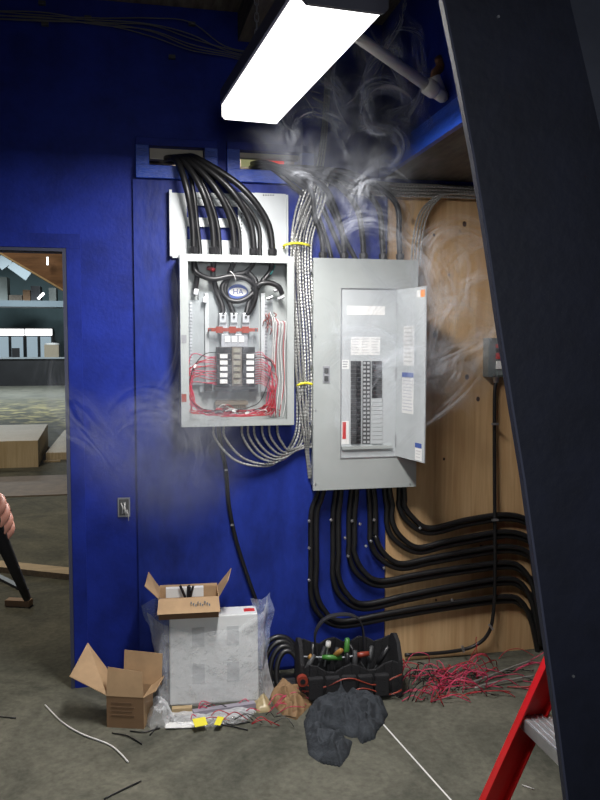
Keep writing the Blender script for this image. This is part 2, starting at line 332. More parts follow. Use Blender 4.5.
# lugs
for px in (223, 234, 246):
    m = M(); x0, x1, z0, z1 = rect(px-3.6, 313, px+3.6, 323, .09); m.box(x0, x1, -.09, -.06, z0, z1)
    o = obj('main_lug', m, alum, panelL, bevel=.002)
    m = M(); c = W(px, 317, .092); m.tube([c, c+V((0,-.004,0))], .006, 10); obj('screw', m, dark, o)
    m = M(); plate(m, px-4, 322, px+4, 334, .075, .02); obj('bus_bar', m, galv, panelL)
m = M(); x0, x1, z0, z1 = rect(208, 328, 258, 331.5, .098); m.box(x0, x1, -.098, -.092, z0, z1)
for k in range(3): plate(m, 216+k*13, 326.5, 223+k*13, 333, .1, .006)
obj('red_insulator_bar', m, redb, panelL)
for px in (210, 256):
    c = W(px, 330, .1); obj('bar_bolt', M().tube([c+V((0,.03,0)), c+V((0,-.006,0))], .006, 8), dark, panelL)
m = M(); plate(m, 221, 334, 248, 347, .085, .03); obj('main_terminal_block', m, galv, panelL, bevel=.002)
m = M()
for k in range(3): plate(m, 225+k*7, 336, 230+k*7, 342, .09, .006)
obj('terminal_face', m, white, panelL)
# breakers
mh = []
for side, (a, b) in enumerate(((217, 231), (243, 255))):
    for k in range(6):
        y = 347+k*6.3
        m = M(); x0, x1, z0, z1 = rect(a, y, b, y+5.9, .105); m.box(x0, x1, -.105, -.055, z0, z1)
        br = obj('breaker', m, blackp, panelL, bevel=.001)
        if k: 
            m = M(); aa = a+3 if side == 0 else a+3.5
            plate(m, aa, y+.9, aa+7.5, y+5, .109, .004); obj('breaker_handle', m, white, br)
m = M(); plate(m, 232, 347, 242, 387, .085, .02); obj('centre_bus', m, mat('bus_mat', (.14,.12,.10), .5), panelL)
m = M()
for k in range(6): plate(m, 233.5, 348.5+k*6.3, 240.5, 352.5+k*6.3, .09, .006)
obj('bus_cover', m, mat('tan_insulator', (.26,.25,.2), .5), panelL)
m = M(); plate(m, 214, 386, 257, 389.5, .09, .02); plate(m, 205, 383, 212, 391, .08, .02); plate(m, 250, 384, 258, 392, .08, .02); obj('base_bracket', m, dark, panelL)
m = M()
for k in range(14): plate(m, 216+k*2.2, 400, 217.4+k*2.2, 408, .05, .012)
plate(m, 215, 401.5, 248, 405, .055, .02); obj('ground_bar', m, mat('ground_bar_mat', (.2,.17,.13), .5), panelL)
# oval sticker
c = W(238, 292, .045)
m = M(); m.prism(ngon(c, .048, .036), V((0, -.001, 0))); st = obj('oval_sticker', m, bluel, panelL)
m = M(); m.prism([q+V((0,-.0012,0)) for q in ngon(c, .042, .02)], V((0, -.001, 0))); obj('sticker_face', m, white, st)
text_mesh('HA', .036, c+V((0, -.003, 0)), bluel, st)
# copper/red cluster & white bundle on the right side
m = M()
for k in range(10):
    a = W(268+random.uniform(-3, 6), 315+random.uniform(-3, 14), .07); m.tube(curve([a, a+V((.012*random.uniform(-1,1), -.02, -.01)), a+V((.015*random.uniform(-1,1), 0, -.03))], .006), .0025, 5)
obj('copper_lug_cluster', m, redb, panelL)
# side slots of flange
for (px, py) in ((184, 339), (184, 398)):
    m = M(); plate(m, px-2.5, py-4, px+2.5, py+4, TO+.0035, .002); obj('flange_slot', m, greyp if py < 350 else redb, panelL)
ordw = ['first', 'second', 'third', 'fourth', 'fifth', 'sixth', 'seventh', 'eighth', 'ninth']
# ------------------------------------------------------------------ connectors + feeder cables to the left panel
ex = [193.6, 214, 234.5, 254, 272.5]
for i, px in enumerate(ex):
    top = W(px, 253, .09); top.z = lz1
    m = M().tube([top, top+V((0,0,.012)), top+V((0,0,.012)), top+V((0,0,.034)), top+V((0,0,.04))], [.018, .018, .0215, .0215, .017], 8)
    obj('cable_connector', m, blackp, panelL)
    r = .0148
    pts = [W(160+i*3, 160, -.3), W(163+i*5, 159, -.08), W(176+i*5, 160-.5*i, .07), W((178+i*5)*.42+px*.58-1, 186, .12), W(px-1.5-i*1.1, 220, .10), W(px, 246, .09)]
    e = V((top.x, top.y, lz1-.02)); pts[-1] = V((top.x, top.y, lz1+.03)); pts.append(e)
    cable('feeder_cable', pts, r, blackc, f'{ordw[i]} from the left of five thick black cables dropping into the open panel', group='thick black cables into the open panel', seg=10)
for i, px in enumerate([200, 220, 240, 260]):
    pts = [W(163+i*3, 163, -.3), W(166+i*5, 162, -.08), W(186+i*6, 166, .05), W(193+i*14-i, 190, .075), W(px-3, 222, .065), W(px, 250, .06)]
    pts.append(V((pts[-1].x, pts[-1].y, lz1-.02)))
    cable('feeder_cable', pts, .0105, blackc, f'{ordw[i]} of the four rear black cables passing behind the front ones into the open panel', group='rear black cables into the open panel')
for i in range(3):
    a = W(150, 153+i*4, -.3); b = W(172, 156+i*3, -.2); c_ = W(205, 168, -.2)
    cable('loose_cable', [a, b, c_], .012, blackc, f'{["upper","middle","lower"][i]} dark cable lying inside the left cable opening', group='cables inside the left opening')
# inner thick black conductors
inn = [
 ([W(194,262,.09), W(196,272,.09), W(212,279,.11), W(232,276,.11), W(249,280,.11), W(256,291,.10), W(253,305,.09), W(247,315,.08)], 'thick black conductor sweeping from the left entry over to the right lug'),
 ([W(194,262,.07), W(197,276,.07), W(195,290,.06)], 'short thick black conductor hanging down at the far left of the open panel'),
 ([W(214,262,.08), W(213,275,.08), W(217,292,.07), W(222,305,.075), W(223,315,.08)], 'black conductor running to the left main lug'),
 ([W(234,262,.08), W(229,275,.07), W(225,290,.07), W(230,304,.075), W(234,315,.08)], 'black conductor running to the middle main lug'),
 ([W(254,262,.08), W(246,272,.07), W(231,276,.07), W(222,288,.075), W(228,299,.08), W(240,301,.085), W(252,294,.085), W(256,282,.08), W(248,272,.075)], 'black conductor coiled in a ring round the oval sticker'),
 ([W(272,262,.08), W(270,272,.07), W(262,282,.07), W(250,300,.07), W(246,315,.08)], 'black conductor slanting from the right entry to the right lug'),
 ([W(252,290,.09), W(260,284,.1), W(270,283,.1), W(279,287,.1), W(282,294,.09)], 'black conductor bending right toward the split bolts'),
]
for p, l in inn:
    if p[0].z > lz1-.04: p = [V((p[0].x, p[0].y, lz1-.01))]+p
    cable('power_conductor', p, .0125, blackc, l, 'wire', step=.01, group='thick black conductors inside the open panel')
for i, (px, py) in enumerate(((196, 292), (205, 300))):
    c = W(px, py, .08); R = Matrix.Rotation(.2, 3, 'Y')
    o = obj('ground_lug', M().obox(c, .022, .02, .026, R), alum, panelL, bevel=.002)
for i, (px, py) in enumerate(((270, 298), (277, 290), (281, 298))):
    c = W(px, py, .09); m = M().tube([c+V((-.014,0,-.006)), c+V((.014,0,.006))], .008, 6); m.tube([c+V((0,0,-.01)), c+V((0,0,.014))], .006, 6)
    obj('split_bolt', m, galv, panelL)
cable('cable_tie', [W(230,271,.125), W(234,275,.13), W(236,281,.12)], .002, white, 'white tie around the black conductor at the top of the open panel', 'cable tie', step=.006, seg=5)
cable('teal_wire', [W(275,265,.06), W(272,272,.08), W(268,276,.07)], .004, mat('teal_wire_mat', (.05,.35,.35), .4), 'teal green wire end in the upper right of the open panel', 'wire', step=.008)
cable('red_tape_end', [W(208,268,.07), W(214,270,.1)], .010, redw, 'red taped wire end at the upper left inside the open panel', 'wire', step=.008)
# small red / black branch wires
G1 = 'thin red branch wires inside the open panel'
for i in range(13):
    y = 357+i*2.3
    xo = random.uniform(186, 196); yo = y+random.uniform(-6, 12); bx = random.uniform(188, 215)
    pts = [W(217, y, .085), W(208, y-1+random.uniform(-1, 2), .10), W(xo, yo, .10), W(188+random.uniform(0,6), 398+random.uniform(-5, 5), .10), W(bx, 412+random.uniform(-3, 3), .09), W(bx+random.uniform(8, 30), 414+random.uniform(-4, 2), .09)]
    cable('branch_wire', pts, .0019, pinkw if i % 3 == 0 else redw, 'thin red branch wire looping from the left breakers to the bottom of the open panel', 'wire', 'red branch wires left of the breakers', step=.012, seg=5)
for i in range(14):
    y = 353+i*2.4
    xo = random.uniform(268, 277); bx = random.uniform(255, 276)
    pts = [W(255, y, .085), W(262, y-.5, .105), W(xo, y+random.uniform(5, 12), .105), W(xo+random.uniform(-2, 2), 398+random.uniform(-4, 4), .10), W(bx, 410+random.uniform(-3, 5), .09), W(bx-random.uniform(5, 40), 415+random.uniform(-5, 2), .09)]
    cable('branch_wire', pts, .0019, redw if i % 4 else pinkw, 'thin red branch wire looping from the right breakers to the bottom of the open panel', 'wire', 'red branch wires right of the breakers', step=.012, seg=5)
for i in range(14):
    x = random.uniform(190, 262); pts = [W(x, 413+random.uniform(-2, 4), .08), W(x+random.uniform(3, 15), 407+random.uniform(-3, 6), .10), W(x+random.uniform(10, 24), 414+random.uniform(-5, 3), .07)]
    cable('branch_wire', pts, .0019, [redw, whitew, redw, blackc][i % 4], 'short wire tangled along the bottom of the open panel', 'wire', 'wires tangled along the bottom of the open panel', step=.012, seg=5)
for i, p in enumerate(([W(218,352,.1), W(205,354,.11), W(195,365,.11), W(190,380,.11), W(189,396,.1), W(200,408,.1), W(225,411,.1)], [W(255,357,.1), W(265,358,.11), W(272,366,.11), W(262,398,.11), W(250,407,.1), W(225,412,.1)])):
    cable('branch_wire', p, .002, blackc, ['thin black wire looping around the left of the breakers', 'thin black wire looping around the right of the breakers'][i], 'wire', step=.012, seg=5)
for i in range(9):
    x = 272+i*1.6; pts = [W(270+i, 312+i*2, .07), W(x+1, 322, .1), W(x+random.uniform(-1,1), 350, .09), W(x+random.uniform(-1.5,1.5), 380, .09), W(x+random.uniform(-2,1), 402, .09), W(x-5*random.random(), 417, .08)]
    cable('neutral_wire', pts, .0021, [whitew, armor, whitew, redw][i % 4], 'thin wire in the white and red bunch down the right side of the open panel', 'wire', 'white and red wires down the right side of the open panel', step=.015, seg=5)
for i, (px, py) in enumerate(((195, 366), (234, 411), (247, 413))):
    c = W(px, py, .12); obj('wire_tag', M().obox(c, .018, .003, .009, Matrix.Rotation([-1, .3, -.2][i], 3, 'Y')), white, label=['white tag on wires left of the breakers', 'white tag on wires at the bottom centre of the open panel', 'white tag on wires at the bottom of the open panel, right one'][i], cat='tag')
# ------------------------------------------------------------------ armoured cables
GA = 'armoured cables looping up into the bottom of the open panel'
NA = 8
endp = [214, 224, 242, 248, 254, 262, 269, 277]
for i in range(NA):
    e = endp[i]; o = .035 + .022*(i % 2)
    xb = 292.5+i*2.9                     # in the vertical run
    low = 466-i*2.3; 
    mid = (e+300)/2
    y0 = W(e, 427, .10); y0.z = lz0+.01
    pts = [y0, W(e+1, 438-i*.5, .10), W(e+(mid-e)*.45, low-7, .09), W(mid, low, .07), W(mid+(xb-mid)*.55, low-4, o), W(xb+2, 436+i*1, o), W(xb+4.5, 400, o), W(xb+3, 340, o), W(xb-1, 285, o), W(xb-1, 240, o), W(xb+5+i*.8, 205, o), W(xb+18, 184-i*.6, o), W(350, 180+i*1.8, o), W(400, 184+i*1.7, o), W(450, 186+i*1.6, o), W(530, 190+i*1.5, o)]
    cable('armoured_cable', pts, .0055, armor, f'{["outermost", "second outermost", "third outermost", "fourth outermost", "fifth outermost", "sixth outermost", "second innermost", "innermost"][i]} silver armoured cable looping up into the open panel', group=GA, step=.008, corr=.16, seg=7)
for i in range(3):
    pts = [W(324+i*2.2, 30, .02), W(325+i*2.2, 90, .02), W(320+i*2.4, 150, .03), W(312+i*3.4, 185, .085), W(300+i*4, 215, .085), W(292+i*3.5, 245, .085), W(291+i*3.8, 300, .085), W(296+i*3.8, 370, .085), W(303+i*3, 430, .085), W(306+i*1.2, 452, .05), W(309+i*1.2, 478, .03)]
    cable('armoured_cable', pts, .0048, armor, f'{ordw[i]} from left of the silver armoured cables coming down from the ceiling', group='armoured cables from the ceiling', step=.008, corr=.16, seg=7)
for i in range(5):
    pts = [W(500, 194+i*1.2, .07), W(452-i*2, 194, .07), W(437-i*2.8, 201+i*.4, .07), W(427-i*3, 217, .07), W(422-i*3, 240, .07), W(420-i*3, 266, .07)]
    if i == 4: continue
    cable('armoured_cable', pts, .0045, armor, f'{["rightmost","second from right","second from left","leftmost"][i]} of four silver armoured cables turning down into the right panel', group='armoured cables into the right panel', step=.008, corr=.16, seg=7)
for (a, b, y, nm) in ((284, 309, 246, 'upper'), (297, 315, 386, 'lower')):
    pts = [W(a, y+2, .03), W(a+1, y-1, .09), W((a+b)/2, y-3, .098), W(b-1, y-1, .09), W(b, y, .03)]
    cable('yellow_tie', pts, .006, yellow, f'{nm} yellow tie wrapped around the silver armoured cables', 'cable tie', step=.01)
# ------------------------------------------------------------------ right panel
RO = .13
rx0, rx1, rz0, rz1 = rect(313.5, 259, 417, 488.5, RO)
panelR = thing('distribution_panel', V(((rx0+rx1)/2, 0, rz0)), 'tall grey distribution panel with its narrow door standing open', 'electrical panel')
ox0, ox1, oz0, oz1 = rect(341, 289, 396, 457, RO)
obj('enclosure', M().box(rx0+.012, rx1-.012, -RO+.004, -.02, rz0+.012, rz1-.008), steeld, panelR)
m = M(); t_ = .003
m.box(rx0, ox0, -RO-t_, -RO, rz0, rz1).box(ox1, rx1, -RO-t_, -RO, rz0, rz1).box(ox0, ox1, -RO-t_, -RO, rz0, oz0).box(ox0, ox1, -RO-t_, -RO, oz1, rz1)
m.box(rx0-.001, rx0+.002, -RO-.001, -RO+.018, rz0, rz1).box(rx1-.002, rx1+.001, -RO-.001, -RO+.018, rz0, rz1)
obj('trim_plate', m, steel, panelR)
m = M(); e = .0035
m.box(ox0-e, ox0, -RO-t_-.003, -RO, oz0-e, oz1+e).box(ox0, ox1, -RO-t_-.003, -RO, oz0-e, oz0).box(ox0, ox1, -RO-t_-.003, -RO, oz1, oz1+e)
obj('door_lip', m, galv, panelR)
obj('dead_front', M().box(ox0, ox1, -RO-.0006, -RO+.003, oz0, oz1), steel2, panelR)
def lab(name, px0, py0, px1, py1, off, mt, par, lines=0, ink=greyp, cols=1):
    m = M(); plate(m, px0, py0, px1, py1, off, .0008); o = obj(name, m, mt, par)
    if lines:
        m = M(); h = (py1-py0)/(lines+.6); w = (px1-px0)/cols
        for i in range(lines):
            for c in range(cols): plate(m, px0+c*w+w*.1, py0+h*(i+.5), px0+c*w+w*random.uniform(.7, .92), py0+h*(i+.5)+h*.4, off+.0008, .0008)
        obj('printed_lines', m, ink, o)
    return o
DO = RO+.0016
lab('directory_label', 347, 306, 385, 315, DO, white, panelR)
lab('circuit_schedule', 351, 337, 380, 355, DO, white, panelR, 6, ink=mat('hazed_print', (.6,.6,.6), .6), cols=3)  # ink paled to paint in the smoke haze over the panel
lab('side_label', 342, 360, 349, 369, DO, white, panelR, 3)
lab('warning_label', 341.5, 421, 349, 444, DO, white, panelR, 0)
m = M(); plate(m, 342.5, 422, 346, 439, DO+.001, .001); obj('warning_print', m, redl, panelR)
for side, a in enumerate((351, 372)):
    for k in range(20):
        y = 361+k*4.15
        m = M(); x0, x1, z0, z1 = rect(a, y, a+10, y+3.8, DO+.006); m.box(x0, x1, -DO-.006, -DO, z0, z1)
        fillr = side == 1 and 9 <= k <= 13
        br = obj('breaker', m, steel2 if fillr or side == 1 and k > 13 else dark, panelR)
        if not fillr and not (side == 1 and k > 13):
            m = M(); hx = a+5.5 if side == 0 else a+.8; plate(m, hx, y+.8, hx+3.4, y+3, DO+.012, .006); obj('breaker_handle', m, blackp, br)
m = M(); plate(m, 362.5, 361, 370.5, 444, DO+.0022, .001); ns = obj('number_strip', m, dark, panelR)
m = M()
for k in range(20):
    for j in (0, 1): plate(m, 363.4+j*3.8, 362+k*4.15, 365.8+j*3.8, 364.2+k*4.15, DO+.004, .0008)
obj('circuit_numbers', m, mat('number_grey', (.42,.43,.44), .6), ns)
m = M(); x0, x1, z0, z1 = rect(342, 446, 392, 449, DO+.01); m.box(x0, x1, -DO-.012, -DO, z0, z1); obj('lower_ledge', m, steel, panelR)
m = M(); plate(m, 323, 366, 330, 383, RO+.006, .004); lt = obj('latch_plate', m, greyp, panelR, bevel=.001)
m = M(); plate(m, 324.5, 368, 328.5, 373, RO+.010, .004); plate(m, 324.5, 376, 328.5, 381, RO+.010, .004); obj('latch', m, dark, lt)
# door : hinge on the right, swung out past square
hx, hy = ox1, -RO-.004; w = .265
tip = W(425, 376, RO+.255)
dd = V((tip.x-hx, tip.y-hy, 0)).normalized(); w = V((tip.x-hx, tip.y-hy, 0)).length
nrm = V((-dd.y, dd.x, 0)) if (-dd.y) < 0 else V((dd.y, -dd.x, 0))    # inner face looks left
def dpt(u, z, o=0): return V((hx, hy, 0))+dd*(u*w)+nrm*o+V((0,0,z))
def dbox(m, u0, u1, z0, z1, o0, o1):
    return m.hexa([dpt(u, z, o) for z in (z0, z1) for o in (o0, o1) for u in (u0, u1)])
door = obj('door', dbox(M(), 0, 1, oz0+.002, oz1-.002, -.006, 0), steel2, panelR, label='grey panel door standing open, labels on its inner face')
H = oz1-oz0
def dl(name, u0, u1, f0, f1, mt, lines=0, head=None, ink=greyp):
    z1 = oz1-f0*H; z0 = oz1-f1*H
    o = obj(name, dbox(M(), u0, u1, z0, z1, 0, .0008), mt, door)
    if lines:
        m = M()
        for i in range(lines):
            zz = z1-(i+.7)*(z1-z0)/(lines+.6); dbox(m, u0+.03, u1-.03-random.uniform(0, .06), zz, zz+.35*(z1-z0)/(lines+1), .0008, .0016)
        obj('printed_lines', m, ink, o)
    if head: obj('label_header', dbox(M(), u0, u1, z1-.022, z1, .0009, .0018), head, o)
dl('instruction_label', .26, .62, .22, .45, white, 9, ink=mat('p2', (.5,.5,.48), .6))  # door label inks also paled for the smoke haze
dl('schedule_label', .22, .62, .49, .73, white, 12, bluel, ink=mat('p3', (.55,.56,.6), .6))
dl('orange_sticker', .83, .97, .02, .06, orange, 0)
dl('small_sticker', .70, .82, .02, .06, white, 0)
dl('lower_sticker', .70, .92, .89, .99, white, 5, bluel, ink=mat('p4', (.6,.6,.6), .6))
m = M()
for f in (.12, .5, .9): m.tube([V((hx+.001, hy-.002, oz1-f*H-.03)), V((hx+.001, hy-.002, oz1-f*H+.03))], .005, 8)
obj('hinge', m, galv, panelR)
for i, (px, py) in enumerate(((315.5, 262), (315.5, 336), (315.5, 410), (315.5, 484), (410, 484))):
    c = W(px, py, RO+.004); obj('trim_screw', M().tube([c+V((0,.003,0)), c+V((0,-.002,0))], .004, 8), galv, panelR)
m = M()
for z in (.1, .3, .55, .8, .95):
    zz = rz0+(rz1-rz0)*z; m.box(rx0-.008, rx0+.014, -RO+.03, -RO+.05, zz-.006, zz+.006)
obj('side_clip', m, galv, panelR)
# feeders into the right panel
ends = [323, 344, 363.5, 383, 400]
for i, px in enumerate(ends):
    e = W(px, 262, .075); e.z = rz1
    pts = [W(246, 166, -.3), W(252+i, 168, -.06), W(268+i*3, 166+i*.3, .04), W(288+i*8, 174-i*1.2, .10), W(px*.62+290*.38, 190-i*3.5, .09), W(px-9+i, 214-i*3, .08), W(px-1, 238, .075), V((e.x, e.y, e.z-.005))]
    cable('feeder_cable', pts, .0135, blackc, f'{ordw[i]} from left of the thick black cables arching down into the right panel', group='thick black cables into the right panel', seg=10)
    obj('cable_connector', M().tube([e-V((0,0,.006)), e+V((0,0,.012)), e+V((0,0,.012)), e+V((0,0,.03)), e+V((0,0,.035))], [.018,.018,.021,.021,.016], 8), blackp, panelR)
for i in range(3):
    pts = [W(240, 170, -.3), W(250, 168-i*2, -.1), W(268, 167-i*2, .03), W(290+i*3, 183-i*4, .06), W(312+i*6, 205-i*4, .03), W(325+i*9, 235, .03), W(333+i*13, 262, .04)]
    pts[-1].z = rz1-.02
    cable('feeder_cable', pts, .011, blackc, f'{ordw[i]} of the three rear black cables running behind the smoke to the right panel', group='rear black cables into the right panel')
# cables out of the bottom of the right panel
low = [(311, 606, 16, 'outermost'), (333, 590, 14, 'second'), (349, 568, 12, 'third'), (370, 552, 10, 'fourth'), (387, 537, 8, 'fifth'), (399, 519, 6, 'innermost')]
yend = [601, 583, 567, 551, 536, 519]
for i, (px, yb, dz, nm) in enumerate(low):
    for k in (0, 1):
        o = .045+.012*k; dx = k*5.5; dy = -k*5.0
        s0 = W(322+i*15.5+k*4, 486, .07+.03*k); s0.z = rz0+.03
        ye = yend[i]; yt = yb+20-i*1.2
        pts = [s0, W(px+dx+(322+i*15.5-px)*.4, 500, .05+.02*k), W(px+dx, 516 if i < 4 else 506, o)]
        if i < 4: pts.append(W(px+dx, (520+yb)/2, o))
        if i < 5: pts.append(W(px+dx*.9, yb-12+dy, o))
        xl = px+30
        pts += [W(px+dx*.8+8, yt-12+dy, o), W(xl, yt+dy, o)]
        for f in ((.3, .33), (.62, .68)) if i < 5 else ((.5, .6),): pts.append(W(xl+(505-xl)*f[0], yt+dy+(ye-yt)*f[1], o))
        pts += [W(505, ye+dy*.9, o), W(522+(i>2)*6, ye+5+dy*.7, o), W(536-k*5+i*1.0, ye+20, o), W(543-k*7, ye+42, o)]
        pts += [W(546-k*7, max(646, ye+60), o)]
        cable('outgoing_cable', pts, .0135, blackc, f'{["lower","upper"][k]} strand of the {nm} black cable pair sweeping right below the right panel', group='paired black cables under the right panel', seg=9)
# clips
for i, (px, py) in enumerate(((309,521),(309,548),(309,580),(352,521),(348,556),(371,541),(384,568),(360,524),(420,528),(452,600),(545,637),(331,520),(345,538),(374,520),(366,546))):
    c = W(px, py, .07); obj('cable_clip', M().obox(c, .012, .012, .012, Matrix.Rotation(.5*i, 3, 'Y')), galv, label='small shiny clip beside the black cables under the right panel', cat='clip', group='clips on the black cables under the right panel', bevel=.002)
# thin cable from panel down to the floor
pl = [W(220, 440, .03), W(226, 470, .03), W(229, 505, .03), W(236, 540, .03), W(247, 575, .03), W(258, 606, .03)]
cable('thin_black_cable', [V((W(218,428,.04).x, -.04, lz0+.01))]+pl, .0095, blackc, 'single thin black cable hanging from the open panel down the blue wall')
for i, (px, py) in enumerate(((226,470),(232,525))):
    c = W(px, py, .045); obj('cable_clip', M().obox(c, .014, .01, .008), galv, label=f'{["upper","lower"][i]} small clip on the thin cable below the open panel', cat='clip')
# disconnect box
bx0, bx1, bz0, bz1 = rect(489, 338, 514, 377, .09)
bt = thing('disconnect_box', V(((bx0+bx1)/2, 0, bz0)), 'small grey switch box with red and black buttons on the raw plywood', 'switch box')
obj('box_body', M().box(bx0, bx1, -.085, -.02, bz0, bz1), mat('grey_green_enamel', (.17,.20,.20), .4, metal=.2), bt, bevel=.003)
obj('box_cover', M().box(bx0+.045, bx1, -.092, -.084, bz0+.008, bz1-.006), mat('grey_green_enamel2', (.22,.26,.26), .4, metal=.2), bt, bevel=.002)
for nm, y0, y1, mt in (('upper_red_button', 344, 348, redl), ('black_button', 348.5, 352, blackp), ('lower_red_button', 353, 359, redl), ('white_label', 361, 369, white)):
    m = M(); plate(m, 496.5, y0, 505, y1, .1, .01); obj(nm, m, mt, bt, bevel=.001)
for y in (339, 375):
    c = W(494, y, .093); obj('screw', M().tube([c+V((0,.006,0)), c], .006, 8), galv, bt)
c = W(496, 378, .05); c.z = bz0
obj('conduit_fitting', M().tube([c+V((0,0,.005)), c-V((0,0,.03))], [.018, .013], 8), galv, bt)
cable('black_conduit', [c-V((0,0,.02)), W(494.5, 400, .05), W(494.5, 480, .06), W(495, 560, .075), W(494, 605, .075), W(489, 632, .07), W(474, 646, .05), W(448, 652, .04), W(405, 655, .035)], .0095, blackc, 'thin black conduit dropping from the small switch box and curving left near the floor', 'conduit')
for i, (px, py) in enumerate(((495,424),(495,520),(491,627),(463,649))):
    q = W(px, py, .085); obj('conduit_strap', M().obox(q, .034, .012, .01, Matrix.Rotation([0,0,.9,1.3][i], 3, 'Y')), galv, label=['uppermost strap','strap above the black cables','strap at the bend','strap nearest the tool bag'][i]+' on the thin black conduit', cat='strap')
# wall box hole
c = W(124, 507, 0)
t = thing('outlet_box', c+V((0,0,-.05)), 'small recessed metal outlet box with loose wires in the blue wall', 'outlet box')
obj('box_rim', M().box(c.x-.028, c.x+.028, -.006, -.001, c.z-.045, c.z+.045), galv, t)
obj('box_inside', M().box(c.x-.022, c.x+.022, -.008, -.006, c.z-.038, c.z+.038), dark, t)
m = M()
for k in range(6):
    a = c+V((random.uniform(-.015,.015), -.009, random.uniform(-.02,.03))); m.tube(curve([a, a+V((random.uniform(-.01,.01), -.02, -.02)), a+V((random.uniform(-.02,.02), -.006, -.05))], .008), .0018, 5)
obj('loose_wires', m, whitew, t)
# ------------------------------------------------------------------ thin wires up at the left
for i in range(6):
    pts = [W(-40, 8+[0,3,4,7,9,10][i], .03), W(40, 12+[3,0,6,5,9,8][i], .04), W(100, 18+[0,4,2,7,5,6][i], .03), W(150, [18,25,24,30,31,36][i], .04), W(190, [22,38,34,44,47,50][i], .05), W(225, 46+i*2, .05), W(262, 53+i*2.2, .04), W(330, 60+i*2.4, .03)]
    cable('ceiling_wire', pts, .0026, mat('grey_wire', (.12,.12,.13), .6) if i == 0 else bpy.data.materials['grey_wire'], f'{["topmost","second","third","fourth","fifth","lowest"][i]} of the thin grey wires strung high across the dark blue wall', 'wire', 'thin wires high on the wall', step=.03, seg=6)
for i, (px, py) in enumerate(((42,3),(45,24),(88,18),(172,57),(192,24))):
    q = W(px, py, .02); obj('wire_staple', M().obox(q, .03, .02, .015), dark, label=f'small staple high on the blue wall, {ordw[i]} from the left', cat='staple')
# ------------------------------------------------------------------ fluorescent fixture
LZ = 2.47
fa, fb, fn, fnl = F(221.5, 120, LZ), F(279, 124, LZ), F(386, 13, LZ), F(304, 2, LZ)
cfar = (fa+fb)/2; cnear = (fn+fnl)/2; ax = (cfar-cnear); Lf = ax.length; ax.normalize(); sd = V((ax.y, -ax.x, 0)); Wd = ((fa-fb).length+(fn-fnl).length)/2
print('FIXTURE', Lf, Wd, cfar, cnear)
RF = Matrix((sd, ax, V((0,0,1)))).transposed(); mid = (cfar+cnear)/2
fx = thing('fluorescent_fixture', mid, 'glowing white fluorescent ceiling fixture hanging above the panels', 'light fixture')
def prof(m, hw, z0, z1, L0, L1, cham):
    P = [(-hw, z1), (-hw, z0+cham), (-hw+cham, z0), (hw-cham, z0), (hw, z0+cham), (hw, z1)]
    return m.prism([mid+RF @ V((a, L0, b)) for a, b in P], ax*(L1-L0))
obj('diffuser', prof(M(), Wd/2, .0, .055, -Lf/2+.012, Lf/2-.006, .012), glow, fx)
obj('housing', prof(M(), Wd/2+.006, .056, .11, -Lf/2, Lf/2, .005), mat('housing_grey', (.10,.10,.13), .5), fx)
for s, nm in ((-1, 'end_cap'), (1, 'end_cap')):
    obj(nm, prof(M(), Wd/2+.004, -.004, .06, s*Lf/2-.006, s*Lf/2+.008, .012) if s < 0 else prof(M(), Wd/2+.002, .0, .06, Lf/2-.006, Lf/2, .012), bpy.data.materials['housing_grey'] if s < 0 else white, fx)
for s in (-.8, .8):
    a = mid+ax*(Lf/2*s)+V((0,0,.1)); m = M()
    n = int((CEIL-a.z)/.03)
    for k in range(n):
        c = a+V((0,0,.03*k+.015)); R = Matrix.Rotation(math.pi/2*(k%2), 3, 'Z')
        m.tube([c+R @ V((.008*math.cos(t), 0, .02*math.sin(t))) for t in [j*math.tau/8 for j in range(9)]], .002, 5, caps=False)
    obj('hanging_chain', m, galv, fx)
la = bpy.data.lights.new('fixture_lamp', 'AREA'); la.shape = 'RECTANGLE'; la.size = Wd*.9; la.size_y = Lf*.96; la.energy = 60; la.color = (1, .97, .95)
lo = bpy.data.objects.new('fixture_lamp', la); C.objects.link(lo); lo.matrix_world = Matrix.Translation(mid+V((0,0,-.008))) @ RF.to_4x4()
# dark beam beside the fixture, above
a, b = F(232, 62, 3.1), F(262, -10, 3.1)
obj('ceiling_beam', M().bar(a, a+(b-a)*2.6, .11, .2), darkwood, label='dark brown beam under the ceiling left of the glowing fixture', cat='beam')
# white pipe
d_ = ray(436, 92); b = CAM+d_*((SX-.055-CAM.x)/d_.x); a = W(345, 28, -b.y+.12)
pp = thing('white_pipe', b, 'off-white pipe slanting down from the fixture to a rusty elbow', 'pipe')
d = (b-a).normalized()
obj('pipe_run', M().tube([a-d*.5, b], .021, 12), pipew, pp, smooth=True)
obj('pipe_collar', M().tube([b-d*.055, b-d*.05, b-d*.01, b], [.024, .031, .031, .026], 12), pipew, pp, smooth=True)
obj('elbow', M().tube(curve([b-d*.01, b+d*.03, b+d*.04+V((0, .03, .025)), b+V((.012, .05, .07))], .01), .024, 10), pipew, pp, smooth=True)
obj('rusty_bracket', M().tube(curve([b+V((.012,.05,.06)), b+V((.02,.06,.09)), b+V((.045,.07,.12)), b+V((.05,.1,.16))], .02), .018, 8), rust, pp, smooth=True)
